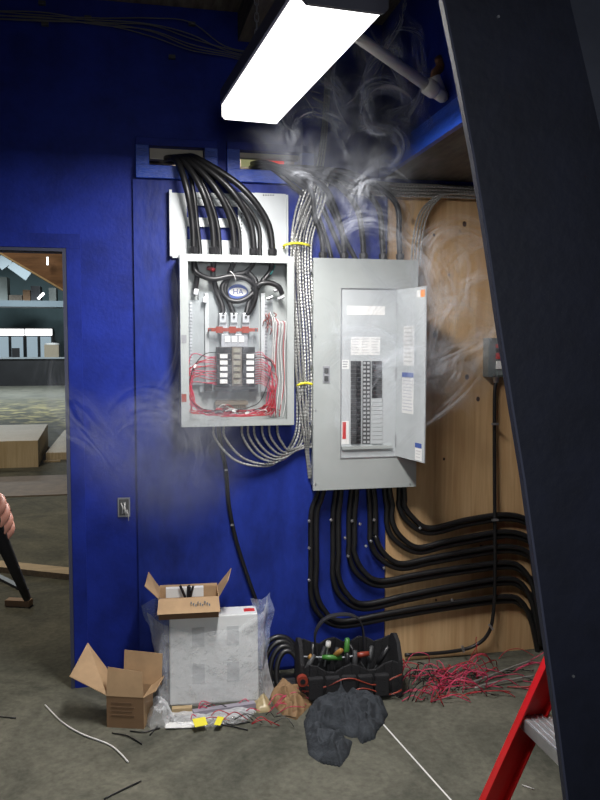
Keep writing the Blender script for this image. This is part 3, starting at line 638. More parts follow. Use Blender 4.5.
# ------------------------------------------------------------------ steel frame leg in front
CO = 2.2
def colx(px, py): return W(px, py, CO)
p0, p1 = colx(443, 0), colx(567, 800); q0, q1 = colx(570, 0), colx(600, 130)
def atz(p, q, z): return p+(q-p)*((z-p.z)/(q.z-p.z))
A, B, Cc, D_ = atz(p0, p1, 0), atz(p0, p1, CEIL), atz(q0, q1, 0), atz(q0, q1, CEIL)
Cc = V((max(Cc.x, A.x+.30), Cc.y, 0)) if Cc.x < A.x+.30 else Cc
cf = thing('steel_frame_leg', (A+Cc)/2, 'wide dark navy slanting frame leg filling the right edge of the view', 'steel column')
EP = [colx(*q_) for q_ in ((443,0),(459,80),(474,160),(487,240),(498.5,320),(511,400),(524,480),(535,560),(546,640),(557,720),(567,800))]
A = atz(EP[-2], EP[-1], 0); EP = [B]+EP+[A]
obj('front_plate', M().prism(EP+[Cc, D_], V((0, .014, 0))), navy, cf)
obj('edge_strip', M().prism([p+V((-.002,-.0015,0)) for p in EP]+[p+V((.003,-.0015,0)) for p in EP[::-1]], V((0, .017, 0))), mat('lit_edge', (.05,.055,.09), .6), cf)  # paler strip paints in the light caught along the left edge
mA, mB = A*.35+Cc*.65, B*.35+D_*.65
obj('web_plate', M().prism([mA+V((0,.014,0)), mA+V((.012,.014,0)), mB+V((.012,.014,0)), mB+V((0,.014,0))], V((0, .18, 0))), navy, cf)
obj('rear_flange', M().prism([Cc+V((-.01,.05,0)), Cc+V((.25,.05,0)), D_+V((.16,.05,0)), D_+V((-.01,.05,0))], V((0, .01, 0))), navy2, cf)
m = M()
for (px, py) in ((498, 17), (573, 676)):
    c = colx(px, py); m.tube([c, c+V((0,-.003,0))], .003, 8)
obj('rivet', m, galv, cf)
# ------------------------------------------------------------------ step ladder
YL = 1.32
la0, la1 = W(548, 653, YL), W(482, 800, YL)
dirl = (la0-la1).normalized(); foot = la1+dirl*((0-la1.z)/dirl.z); top = foot+dirl*(1.75/dirl.z)
lad = thing('step_ladder', foot+V((.3, -.2, 0)), 'red fibreglass step ladder with aluminium steps behind the dark frame leg', 'ladder')
n_ = V((dirl.z, 0, -dirl.x))             # across the rail, to the right
for y in (0, -.42):
    a = foot+V((0, y, 0)); b = top+V((0, y*.72, 0)); s = 1 if y == 0 else -1
    m = M(); wdt = .088
    m.hexa([q+n_*i+V((0, j, 0)) for q in (a+V((0,0,.02)), b) for j in (0, .006) for i in (0, wdt)])
    for i in (0, wdt-.006): m.hexa([q+n_*(i+ii)+V((0, j, 0)) for q in (a+V((0,0,.02)), b) for j in ((-.028, 0) if y == 0 else (0, .028)) for ii in (0, .006)])
    r = obj('front_rail', m, redp, lad, bevel=.001)
    obj('rubber_foot', M().box(a.x-.01, a.x+.12, a.y-.03, a.y+.03, 0, .03), blackp, r)
for k in range(5):
    z = .335+.3*k-.0
    c = foot+dirl*(z/dirl.z); yy = -.42+.12*z*.72
    m = M(); m.box(c.x+.005, c.x+.105, c.y+yy+.004, c.y-.002, z-.004, z)
    for j in range(5): m.box(c.x+.01+j*.021, c.x+.016+j*.021, c.y+yy+.004, c.y-.002, z, z+.003)
    m.box(c.x+.002, c.x+.006, c.y+yy+.004, c.y-.002, z-.04, z).box(c.x+.104, c.x+.108, c.y+yy+.004, c.y-.002, z-.03, z)
    obj('step', m, alum, lad)
m = M().box(top.x-.06, top.x+.24, top.y-.38, top.y+.03, top.z-.02, top.z+.04); obj('top_cap', m, redp, lad, bevel=.006)
for y in (0, -.40):
    a = V((top.x+.16, top.y+y*.8, top.z)); b = V((top.x+.72, top.y+y, .02)); r = obj('rear_rail', M().bar(a, b, .03, .05), redp, lad)
for k in range(3):
    f = .3+.25*k; a = V((top.x+.16+.56*f, top.y, top.z*(1-f))); obj('rear_brace', M().bar(a, a+V((0,-.36,0)), .02, .02), alum, lad)
# ------------------------------------------------------------------ floor clutter
def fl(px, py, z=0): return F(px, py, z)
# white wrapped carton
a, b = fl(170, 706), fl(259, 700); ux = (b-a).normalized(); uy = V((-ux.y, ux.x, 0)); wd = (b-a).length; hh = .385; dp = .11
def bb(m, o, x0, x1, y0, y1, z0, z1, lean=0.0):
    return m.hexa([o+ux*x+uy*(y+z*lean)+V((0,0,z)) for z in (z0, z1) for y in (y0, y1) for x in (x0, x1)])
wc = thing('white_carton', (a+b)/2, 'large white carton wrapped in clear plastic leaning at the blue wall', 'carton')
obj('carton_body', bb(M(), a, 0, wd, 0, dp, 0, hh, .12), whiteb, wc, bevel=.006)
m = M()
for (x, z) in ((.10, .25), (.255, .25), (.10, .09), (.255, .09)):
    bb(m, a, x, x+.055, -.0015, 0, z, z+.085, .12)
obj('grey_inner_mark', m, mat('mark_grey', (.50,.52,.53), .6), wc)
bb_m = bb(M(), a, wd-.06, wd-.01, .03, .07, hh, hh+.001, .12); obj('red_stamp', bb_m, redl, wc)
# wrap
def sheet(rows, n=3, amp=.012, sc=14):
    R = len(rows); Cn = len(rows[0]); out = []
    for i in range((R-1)*6+1):
        fi = i/6; i0 = min(int(fi), R-2); ti = fi-i0; r = []
        for j in range((Cn-1)*6+1):
            fj = j/6; j0 = min(int(fj), Cn-2); tj = fj-j0
            p = (rows[i0][j0]*(1-tj)+rows[i0][j0+1]*tj)*(1-ti)+(rows[i0+1][j0]*(1-tj)+rows[i0+1][j0+1]*tj)*ti
            r.append(p+noise.noise_vector(p*sc)*amp)
        out.append(r)
    return out
def bp(x, y, z): return a+ux*x+uy*(y+.12*z)+V((0,0,z))
rows = [[bp(-.10,.10,.38), bp(-.03,-.01,.36), bp(.12,-.02,.31), bp(.30,-.02,.33), bp(wd+.03,-.0,.40), bp(wd+.06,.08,.44)],
        [bp(-.08,.10,.26), bp(-.04,-.02,.24), bp(.12,-.028,.22), bp(.30,-.028,.22), bp(wd+.02,-.015,.25), bp(wd+.05,.08,.28)],
        [bp(-.04,.06,.14), bp(-.03,-.03,.12), bp(.12,-.035,.12), bp(.30,-.035,.12), bp(wd+.015,-.03,.13), bp(wd+.05,.06,.14)],
        [bp(-.07,.05,.02), bp(-.05,-.05,.025), bp(.12,-.06,.02), bp(.30,-.06,.02), bp(wd+.03,-.05,.02), bp(wd+.07,.05,.02)]]
obj('plastic_wrap', M().grid(sheet(rows)), film, label='crinkled clear plastic wrapped loosely around the white carton', cat='plastic wrap', smooth=True)
rows = [[bp(-.13,.09,.42), bp(-.06,.12,.44), bp(.02,.12,.43)], [bp(-.11,.07,.36), bp(-.05,.05,.38), bp(.0,.04,.38)], [bp(-.06,.05,.25), bp(-.03,.03,.24), bp(-.01,.03,.22)], [bp(-.03,.02,.1), bp(-.02,.01,.1), bp(-.01,-.01,.1)]]
obj('plastic_wrap', M().grid(sheet(rows, amp=.016)), film2, label='loose bluish flap of clear plastic at the left of the white carton', cat='plastic wrap', smooth=True)
rows = [[bp(wd-.03,.09,.41), bp(wd+.03,.05,.43), bp(wd+.07,.04,.47)], [bp(wd-.01,.05,.3), bp(wd+.03,.03,.32), bp(wd+.07,.05,.33)], [bp(wd,.02,.12), bp(wd+.02,.01,.12), bp(wd+.04,.05,.12)]]
obj('plastic_wrap', M().grid(sheet(rows, amp=.016)), film2, label='loose flap of clear plastic rising at the right of the white carton', cat='plastic wrap', smooth=True)
# cardboard box on top
def carton(root, name_lab, o, X, Y, w, d, h, flaps, inside=None):
    t = root; th = .003
    def q(x, y, z): return o+X*x+Y*y+V((0,0,z))
    def bx(m, x0, x1, y0, y1, z0, z1): return m.hexa([q(x, y, z) for z in (z0, z1) for y in (y0, y1) for x in (x0, x1)])
    m = M(); bx(m, 0, w, 0, th, 0, h); bx(m, 0, w, d-th, d, 0, h); bx(m, 0, th, 0, d, 0, h); bx(m, w-th, w, 0, d, 0, h); bx(m, 0, w, 0, d, 0, th)
    obj('box_body', m, name_lab, t)
    for pts in flaps:
        obj('flap', M().prism([q(*p) for p in pts], (q(*pts[1])-q(*pts[0])).cross(q(*pts[2])-q(*pts[0])).normalized()*th), card, t)
    return q
o2 = bp(-.045, -.03, hh+.002); w2, d2, h2 = .265, .16, .095
t = thing('cardboard_box', o2, 'open brown cardboard box sitting on top of the white carton', 'cardboard box')
q = carton(t, card, o2, ux, uy, w2, d2, h2, [
    [(0, -.002, h2), (w2, -.002, h2), (w2+.005, -.045, h2-.055), (-.005, -.045, h2-.055)],
    [(0, 0, h2), (0, d2, h2), (-.05, d2, h2+.075), (-.06, 0, h2+.06)],
    [(w2, 0, h2), (w2, d2, h2), (w2+.065, d2, h2+.08), (w2+.04, 0, h2+.07)],
    [(0, d2, h2), (w2, d2, h2), (w2, d2+.03, h2+.0), (0, d2+.03, h2+.0)]])
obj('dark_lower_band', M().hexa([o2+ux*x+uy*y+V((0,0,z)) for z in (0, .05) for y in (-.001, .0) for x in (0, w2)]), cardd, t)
m = M()
for k in range(9): 
    x = .14+k*.010; m.hexa([o2+ux*xx+uy*yy+V((0,0,zz)) for zz, yy in ((h2-.02-(k%3)*.006, -.026), (h2-.012-(k%3)*.006, -.020)) for yy in (yy-.003, yy) for xx in (x, x+.006)])
obj('scribbled_marks', m, dark, t)
obj('foam_sheet', M().hexa([o2+ux*x+uy*y+V((0,0,z)) for z in (h2-.03, h2+.012) for y in (.10, .13) for x in (.03, .2)]), white, label='white foam piece inside the cardboard box on the carton', cat='foam')
cc = o2+ux*.13+uy*.08+V((0,0,h2-.01))
m = M()
for k in range(7): m.tube([cc+V((0,0,-.05)), cc+V((random.uniform(-.035,.035), random.uniform(-.02,.02), random.uniform(.02,.045)))], .006, 6)
obj('black_fitting_bundle', m, blackp, label='bundle of black fittings poking out of the cardboard box on the carton', cat='fitting')
# floor cardboard box
a3, b3 = fl(107, 727), fl(144, 729); u3 = (b3-a3).normalized(); v3 = V((-u3.y, u3.x, 0)); w3 = (b3-a3).length*1.0; h3 = .135; d3 = .13
t = thing('cardboard_box', a3, 'open brown cardboard box with raised flaps standing on the floor left of the carton', 'cardboard box')
q = carton(t, card, a3, u3, v3, w3, d3, h3, [
    [(0, 0, h3), (w3, 0, h3), (w3-.01, .02, h3+.10), (0, .025, h3+.115)],
    [(0, .0, h3), (0, d3, h3), (-.13, d3, h3+.17), (-.16, .0, h3+.075)],
    [(.03, d3, h3), (w3+.04, d3, h3), (w3+.04, d3+.02, h3+.13), (.03, d3+.02, h3+.14)],
    [(w3, 0, h3), (w3, d3, h3), (w3+.05, d3, h3+.04), (w3+.05, 0, h3+.03)]])
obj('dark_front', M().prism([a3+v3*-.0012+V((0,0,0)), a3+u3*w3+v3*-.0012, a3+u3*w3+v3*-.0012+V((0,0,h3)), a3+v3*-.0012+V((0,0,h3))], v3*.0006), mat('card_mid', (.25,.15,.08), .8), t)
m = M()
for k in range(4): m.hexa([a3+u3*x+v3*y+V((0,0,z)) for z in (.05+k*.018, .056+k*.018) for y in (-.003, -.0015) for x in (.02, .12-.01*(k%2))])
obj('printed_lines', m, cardd, t)
# generic crumpled heap from an outline on the floor
def heap(name, outline, hfun, material, label, cat, n=46, amp=.02, sc=9, seed=0, sub=0, parent=None, fold=0, base=0, soft=.035, **k):
    P = [fl(*p) for p in outline]
    x0, x1 = min(p.x for p in P), max(p.x for p in P); y0, y1 = min(p.y for p in P), max(p.y for p in P)
    def sdist(x, y):
        ins = False; dmin = 9
        for i in range(len(P)):
            a_, b_ = P[i], P[(i+1)%len(P)]
            if (a_.y > y) != (b_.y > y) and x < (b_.x-a_.x)*(y-a_.y)/(b_.y-a_.y)+a_.x: ins = not ins
            e_ = (b_-a_).xy; f_ = V((x, y))-a_.xy; tt = max(0, min(1, f_.dot(e_)/max(e_.dot(e_), 1e-9))); dmin = min(dmin, (f_-e_*tt).length)
        return dmin if ins else -dmin
    m = M(); vs = {}
    for i in range(n+1):
        for j in range(n+1):
            x = x0+(x1-x0)*i/n; y = y0+(y1-y0)*j/n; s = sdist(x, y)
            if s < -.004: continue
            q = V((x*sc, y*sc, seed)); w_ = noise.noise_vector(q*.6)*1.4
            rg = 1-abs(noise.noise(q+w_)*2); rg2 = 1-abs(noise.noise(q*2.3+w_*1.3)*2)
            edge = min(1, max(0, s)/soft)**.6
            fo = fold*abs(math.sin(26*(x*.6+y*.8)+noise.noise(q*.5)*7)) if fold else 0
            z = .003+base+edge*(hfun(x, y)+amp*(rg*1.0+rg2*.45)+fo)
            vs[i, j] = m.b.verts.new((x, y, max(z, .002)))
    for (i, j), v in vs.items():
        if all((i+a_, j+b_) in vs for a_, b_ in ((1,0),(1,1),(0,1))): m.b.faces.new((v, vs[i+1, j], vs[i+1, j+1], vs[i, j+1]))
    for v in [v for v in m.b.verts if not v.link_faces]: m.b.verts.remove(v)
    bd = [e for e in m.b.edges if len(e.link_faces) == 1]
    r = bmesh.ops.extrude_edge_only(m.b, edges=bd)
    for v in r['geom']:
        if isinstance(v, bmesh.types.BMVert): v.co.z = 0
    return obj(name, m, material, parent, label, cat, smooth=True, sub=sub, **k)
hc = fl(345, 722)
hd_ = thing('grey_hoodie', fl(342, 730), 'dark charcoal hoodie lying crumpled on the concrete in front of the tool bag', 'hoodie')
heap('torso', [(306,716),(312,706),(326,701),(342,698),(360,697),(376,702),(386,712),(384,724),(372,736),(352,738),(338,734),(322,732),(310,728)],
     lambda x, y: .02+.03*math.exp(-((x-hc.x)**2+(y-hc.y)**2)/.012), cloth, None, None, amp=.026, sc=13, n=80, seed=3.3, parent=hd_, sub=1, fold=.016, soft=.05)
heap('hood', [(331,702),(331,690),(338,680),(348,675),(357,678),(360,686),(354,696),(348,706),(338,708)], lambda x, y: .06, cloth, None, None, amp=.03, sc=15, n=44, seed=8, parent=hd_, sub=1, fold=.018, soft=.05)
heap('sleeve', [(304,722),(310,714),(322,722),(330,735),(340,738),(352,742),(349,755),(340,767),(322,764),(309,755),(307,740)], lambda x, y: .018, cloth, None, None, amp=.028, sc=14, n=60, seed=5, parent=hd_, sub=1, fold=.02, soft=.05)
heap('sleeve', [(352,708),(368,700),(384,706),(388,716),(378,726),(375,739),(362,744),(352,730)], lambda x, y: .028, cloth, None, None, amp=.026, sc=15, n=50, seed=14, parent=hd_, sub=1, fold=.018, soft=.045)
kc = fl(292, 704)
heap('paper_bag', [(270,698),(276,688),(292,690),(306,696),(312,704),(304,712),(296,720),(284,716),(276,708)], lambda x, y: .012, kraft, 'crumpled brown paper bag on the floor between the carton and tool bag', 'paper bag', amp=.034, sc=13, n=50, seed=9, fold=.02, soft=.05)
heap('plastic_bag', [(144,722),(150,708),(160,706),(170,710),(176,722),(164,728),(150,729)], lambda x, y: .03, film, 'small clear crumpled plastic bag on the floor beside the cardboard box', 'plastic bag', amp=.03, sc=14, n=30, seed=2)
heap('plastic_bag', [(165,718),(175,712),(215,714),(245,706),(256,712),(246,722),(215,727),(180,728)], lambda x, y: .012, film, 'long flat clear plastic bag on the floor in front of the white carton', 'plastic bag', amp=.010, sc=14, n=34, seed=5)
heap('plastic_bag', [(252,706),(262,700),(270,702),(270,712),(258,713)], lambda x, y: .01, mat('amber_film', (.45,.36,.2), .25), 'small amber plastic bag at the right foot of the white carton', 'plastic bag', amp=.03, sc=20, n=16, seed=5)
for i, (px, py, w_, r_) in enumerate(((200, 722, .055, .2), (219, 721, .028, -.5))):
    c = fl(px, py, .035); obj('yellow_tag', M().obox(c, w_, .045, .002, Matrix.Rotation(r_, 3, 'Z') @ Matrix.Rotation(.35, 3, 'X')), yellow, label=['larger yellow tag on the floor plastic in front of the carton', 'smaller yellow tag right of the larger one before the carton'][i], cat='tag')
c = fl(180, 725, .008); obj('printed_leaflet', M().obox(c, .12, .05, .002, Matrix.Rotation(-.15, 3, 'Z')), white, label='white printed leaflet on the floor before the carton', cat='leaflet')
# long scrap plank + strips
c1, c2 = fl(193, 713, .02), fl(255, 704, .02); obj('foam_strip', M().bar(c1, c2, .03, .02), mat('purple_grey', (.30,.28,.33), .7), label='grey-violet strip lying along the foot of the white carton', cat='strip')
c1, c2 = fl(172, 711, .02), fl(192, 710, .02); obj('wood_scrap', M().bar(c1, c2, .03, .03), lumber, label='short pale wood scrap under the left foot of the white carton', cat='wood scrap')
# wires in front of the carton
for i in range(18):
    px, py = random.uniform(185, 275), random.uniform(708, 727); an = random.uniform(-.5, .5) if i % 3 else random.uniform(0, 3); L = random.uniform(.04, .16)
    p = fl(px, py, .01); dv = V((math.cos(an), math.sin(an)*.6, 0))*L
    cable('wire_offcut', [p+V((0,0,.01)), p+dv*.5+V((random.uniform(-.02,.02), random.uniform(-.02,.02), .02+random.random()*.02)), p+dv], .002, [pinkw, redw, blackc][i % 3], ['pink', 'red', 'black'][i % 3]+' wire offcut scattered on the floor in front of the white carton', 'wire', f'{["pink","red","black"][i%3]} wire offcuts in front of the carton', step=.015, seg=5)
for i, (x0, y0, x1, y1, x2, y2) in enumerate(((112,733,128,736,142,744),(130,731,144,732,160,728),(150,735,156,728,158,726),(204,722,230,726,248,730),(217,712,228,724,250,722))):
    cable('black_wire_offcut', [fl(x0,y0,.004), fl(x1,y1,.006), fl(x2,y2,.004)], .0028, blackc, ['black wire end in front of the open floor box', 'curved black wire just right of the open floor box', 'short upright black wire end right of the floor box', 'long black wire at the front edge of the wire scraps', 'black wire crossing in front of the carton beside the yellow tags'][i], 'wire', step=.015, seg=6)
cable('white_wire', [fl(45,705,.004), fl(62,722,.004), fl(82,734,.006), fl(108,744,.004), fl(120,753,.006), fl(128,762,.004)], .0035, whitew, 'long bent white wire alone on the concrete at lower left', 'wire')
cable('black_wire_offcut', [fl(104,799,.004), fl(122,790,.004), fl(141,781,.004)], .0032, blackc, 'straight black wire piece on the concrete at the bottom edge', 'wire')
cable('black_wire_offcut', [fl(-5,716,.004), fl(16,718,.004)], .003, blackc, 'short black wire piece on the concrete at the far left edge', 'wire')
cable('white_wire', [fl(522,785,.004), fl(534,789,.004)], .002, whitew, 'tiny white wire piece on the concrete beside the ladder', 'wire')
# wire pile at the right
for i in range(95):
    px = random.gauss(427, 22) if i < 72 else random.uniform(440, 545); px = max(402, min(548, px))
    py = random.uniform(672, 702)-(max(0, px-430))*.13
    p = fl(px, py, .005); an = random.gauss(.1, .7); L = random.uniform(.08, .26); dv = V((math.cos(an), math.sin(an)*.55, 0))*L
    h = random.random()*.085*(1 if px < 470 else .5)
    p2 = p+dv
    if p2.y > -.06: p2.y = -.06-random.random()*.05
    if p.y > -.06: p.y = -.07
    cols = [pinkw, pinkw, redw, blackc if i % 2 else pinkw][i % 4]; cn = 'black' if cols is blackc else ('red' if cols is redw else 'pink')
    cable('wire_offcut', [p, p+dv*.3+V((random.uniform(-.03,.03), random.uniform(-.04,.02), h)), p+dv*.7+V((random.uniform(-.03,.03), random.uniform(-.04,.02), h)), p2], .0023, cols, f'{cn} wire offcut in the tangled pile on the floor right of the tool bag', 'wire', f'{cn} wire offcuts in the pile right of the tool bag', step=.02, seg=5)
for i, pts in enumerate(([(431,702),(440,691),(450,684)], [(470,683),(490,676),(510,668),(530,661)], [(475,688),(492,683),(515,679),(534,676)], [(478,662),(476,640),(477,637)], [(466,670),(472,655),(478,645)], [(493,667),(505,652),(520,649),(536,657)])):
    zz = [.01]*len(pts)
    if i in (3, 4): P = [W(x, y, .12) for x, y in pts]
    elif i == 5: P = [W(x, y, .10) for x, y in pts]
    else: P = [fl(x, y, .02) for x, y in pts]
    cable('long_wire', P, [.002, .005, .005, .002, .002, .002][i], [redw, armor, armor, redw, redw, redw][i], ['red wire curving out of the left of the pile', 'upper grey armoured cable end lying right of the red wire pile', 'lower grey armoured cable end lying right of the red wire pile', 'red wire end standing up highest from the pile', 'red wire leaning up left of the highest wire end', 'red wire looping in an arch near the frame leg'][i], 'wire', step=.015, seg=6)
# ------------------------------------------------------------------ tool bag
ta, tb = fl(301, 702), fl(400, 696); U = (tb-ta).normalized(); N = V((-U.y, U.x, 0)); tw = (tb-ta).length; td = .19; th = .20
tbg = thing('tool_bag', (ta+tb)/2, 'open black canvas tool bag with red piping, tools inside', 'tool bag')
def tq(x, y, z): return ta+U*x+N*y+V((0,0,z))
def tb_(m, x0, x1, y0, y1, z0, z1): return m.hexa([tq(x, y, z) for z in (z0, z1) for y in (y0, y1) for x in (x0, x1)])
m = M(); w4 = .012
n = 12
def wallg(m, P):     # wavy cloth wall from list of (x,y) with height function
    for i in range(len(P)-1):
        (xa, ya, ha), (xb, yb, hb) = P[i], P[i+1]
        m.hexa([tq(xa,ya,0), tq(xb,yb,0), tq(xa,ya+w4,0), tq(xb,yb+w4,0), tq(xa,ya,ha), tq(xb,yb,hb), tq(xa,ya+w4,ha), tq(xb,yb+w4,hb)])
wallg(m, [(tw*i/n, -.012*math.sin(i/n*math.pi), .15+.02*math.sin(i*1.3)) for i in range(n+1)])
wallg(m, [(tw*i/n, td+.01*math.sin(i/n*math.pi), .20+.015*math.sin(i*1.7)) for i in range(n+1)])
tb_(m, 0, tw, 0, td, 0, .012)
obj('bag_body', m, bagm, tbg, bevel=.004)
for x, hgt in ((-.005, .26), (tw-.01, .26)):
    P = [tq(x, y, z) for y, z in ((-.015, 0), (td+.015, 0), (td+.015, .17), (td*.8, hgt-.02), (td*.5, hgt), (td*.2, hgt-.02), (-.01, .17))]
    obj('end_panel', M().prism(P, U*.02), bagm, tbg, bevel=.005)
for zz in (.045, .095):
    pts = [tq(tw*i/10, -.028-.012*math.sin(i/10*math.pi), zz+.02*math.sin(i*1.1+zz*30)) for i in range(11)]
    obj('red_piping', M().tube(curve(pts, .02), .0035, 6), redb, tbg, smooth=True)
m = M()
for i in range(5):
    x = .03+i*(tw-.08)/5; bx_ = [tq(x+dx_, y_, z_) for z_ in (.02, .12) for y_ in (-.04, -.008) for dx_ in (0, (tw-.1)/5.4)]; m.hexa(bx_)
obj('outer_pocket', m, bagm, tbg, bevel=.006)
hp = [tq(.09, td*.6, .17), tq(.08, td*.55, .27), tq(.12, td*.5, .34), tq(.19, td*.5, .36), tq(.26, td*.5, .35), tq(.30, td*.55, .30), tq(.315, td*.6, .17)]
m = M(); cpts = curve(hp, .015); 
for i in range(len(cpts)-1):
    if (cpts[i+1]-cpts[i]).length > 1e-5: m.hexa([q_+N*jj*.018+(cpts[i+1]-cpts[i]).cross(N).normalized()*ii*.003 for q_ in (cpts[i], cpts[i+1]) for ii in (-1,1) for jj in (-1,1)])
obj('carry_handle', m, mat('webbing', (.022,.022,.026), .7), tbg)
tools = [('hand_tool', .11, .11, green, 'green handled tool lying across the middle of the black tool bag', (.09, -.02, .0)),
         ('hand_tool', .17, .12, amber, 'amber handled screwdriver in the middle of the black tool bag', (.02, -.06, .05)),
         ('hand_tool', .225, .12, green, 'green screwdriver standing upright in the tool bag right of the amber one', (.005, .0, .08)),
         ('hand_tool', .27, .11, bpy.data.materials['red_insulator'], 'dark red handled tool at the right inside the tool bag', (.06, -.01, .01)),
         ('hand_tool', .05, .09, amber, 'small yellowish tool tip at the left inside the tool bag', (.01, .0, .02)),
         ('hand_tool', .14, .14, whitew, 'white round tape end at the back of the tool bag', (.005, .0, .03))]
for i, (nm, x, y, mt, lb, d_) in enumerate(tools):
    p = tq(x, y*.8, .165 if i != 5 else .2); d_ = V(d_)
    t = thing(nm, p, lb, 'tool'); e = p+U*d_.x+N*d_.y+V((0,0,d_.z))
    obj('handle', M().tube([p, p+(e-p)*.3, e], [.010, .014, .011], 8), mt, t, smooth=True)
    obj('shaft', M().tube([p-(e-p).normalized()*.09, p], .004, 6), galv, t)
for i in range(10):
    x = .03+i*.038; p = tq(x, td*random.uniform(.2, .8), .12); e = p+U*random.uniform(-.05, .05)+N*random.uniform(-.02, .02)+V((0, 0, random.uniform(.06, .10)))
    t = thing('dark_tool', p, 'dark handled tool jumbled among others inside the black tool bag', 'tool', 'dark tools jumbled in the tool bag')
    obj('handle', M().tube([p, p+(e-p)*.3, e], [.010, .013, .010], 8), blackp if i % 2 else dark, t, smooth=True)
    obj('shaft', M().tube([p-(e-p).normalized()*.07, p], .004, 6), dark, t)
red_t = tq(.0, -.045, .12)
t = thing('red_tape_measure', red_t, 'round red and black reel clipped to the left front of the tool bag', 'reel')
obj('reel_body', M().tube([red_t+N*.015, red_t-N*.015], .024, 16), redb, t)
obj('reel_hub', M().tube([red_t-N*.015, red_t-N*.018], .012, 12), blackp, t)
# coil of black cable left of bag
cc = W(279, 662, .13)
for i in range(4):
    R0 = .105-.016*i; pts = [V((cc.x+.01*i+R0*1.0*math.cos(t), cc.y+.03*math.sin(t)-.02*i-.02, max(.02, cc.z-.03+(R0+.045)*math.sin(t)))) for t in [k*math.tau/14+.4 for k in range(13)]]
    cable('black_hose_coil', pts, .013, blackc, f'{["back","second","third","front"][i]} loop of the black cable coil between the carton and tool bag', 'cable coil', 'coiled black cable left of the tool bag', seg=10)
for i in range(8):
    p = fl(random.uniform(255, 300), random.uniform(698, 716), .01); cable('wire_offcut', [p, p+V((.05, random.uniform(-.03,.03), .04)), p+V((.13, random.uniform(-.04,.04), .01))], .002, pinkw, 'pink wire offcut lying around the brown paper bag', 'wire', 'pink wires around the paper bag', step=.015, seg=5)
# ------------------------------------------------------------------ things beyond the doorway
cy = 28.5
cl, cr = -9, 1.5
ct = thing('service_counter', V((-4, cy, 0)), 'long black service counter far across the hall', 'counter')
obj('counter_front', M().box(cl, cr, cy, cy+.7, 0, 1.06), counterm, ct); obj('counter_top', M().box(cl-.05, cr+.05, cy-.08, cy+.8, 1.06, 1.12), mat('counter_top_mat', (.3,.33,.35), .3), ct)
def fr(px0, py0, px1, py1, Y): a_, b_ = W(px0, py1, -Y), W(px1, py0, -Y); return a_.x, b_.x, a_.z, b_.z
for i, (x0, x1) in enumerate(((-35, -6), (-4, 24), (26, 52))):
    a_ = fr(x0, 329, x1, 362, 30.5); t = thing('glass_cooler', V(((a_[0]+a_[1])/2, 30.5, 0)), ['leftmost glass door cooler behind the far counter, barely seen', 'glass door cooler with lit header behind the black monitor', 'glass door cooler with lit header behind the far carton'][i], 'cooler', 'glass door coolers behind the counter')
    obj('cabinet', M().box(a_[0]-.02, a_[1]+.02, 30.52, 31.2, 0, a_[3]+.05), dark, t)
    obj('lit_header', M().box(a_[0], a_[1], 30.48, 30.52, a_[3]-.27, a_[3]), glow2, t)
    mx_ = (a_[0]+a_[1])/2
    for (u0, u1) in ((a_[0]+.05, mx_-.06), (mx_+.06, a_[1]-.05)): obj('glass_door', M().box(u0, u1, 30.49, 30.52, .15, a_[3]-.32), glow3, t)
a_ = fr(45, 345, 59, 360, cy+.3); t = thing('carton_on_counter', V(((a_[0]+a_[1])/2, cy+.4, 1.12)), 'brown carton with white bag on top on the far counter', 'carton')
obj('carton_body', M().box(a_[0], a_[1], cy+.1, cy+.6, 1.12, a_[3]), mat('far_card', (.30,.25,.18), .8), t); obj('white_top', M().ball(V(((a_[0]+a_[1])/2, cy+.35, a_[3]+.03)), .3, (1, .7, .22)), white, t, smooth=True)
a_ = fr(12, 348, 19.5, 358, cy+.3); t = thing('monitor', V(((a_[0]+a_[1])/2, cy+.35, 1.12)), 'small black monitor on the far counter', 'monitor')
obj('screen', M().box(a_[0], a_[1], cy+.3, cy+.36, a_[2]+.02, a_[3]), blackp, t); obj('stand', M().box((a_[0]+a_[1])/2-.05, (a_[0]+a_[1])/2+.05, cy+.3, cy+.4, 1.12, a_[2]+.05), blackp, t)
# loft ledge with stuff
a_ = fr(-40, 301, 72, 306, 27); obj('loft_ledge', M().box(a_[0], a_[1], 27, 28.3, a_[2], a_[3]), mat('ledge_blue', (.10,.13,.15), .6), label='long pale ledge of the loft above the far counter', cat='ledge')
for i, (x0, y0, x1, y1, mt) in enumerate(((-8, 277, 7, 301, mat('paleboard', (.16,.18,.17), .8)), (9, 295, 22, 301, darkwood), (23, 290, 30, 301, cardd), (31, 286, 40, 301, mat('far_dark', (.05,.05,.055), .8)), (49, 288, 56, 300, mat('paleboard2', (.14,.15,.14), .8)))):
    b_ = fr(x0, y0, x1, y1, 27.5); obj('stored_box', M().box(b_[0], b_[1], 27.5, 28.2, a_[3], b_[3]), mt, label=['tall pale board stored at the left of the loft', 'low dark box stored on the loft', 'brown box stored at the middle of the loft', 'dark tall box stored on the loft', 'pale box stored at the right of the loft'][i], cat='box')
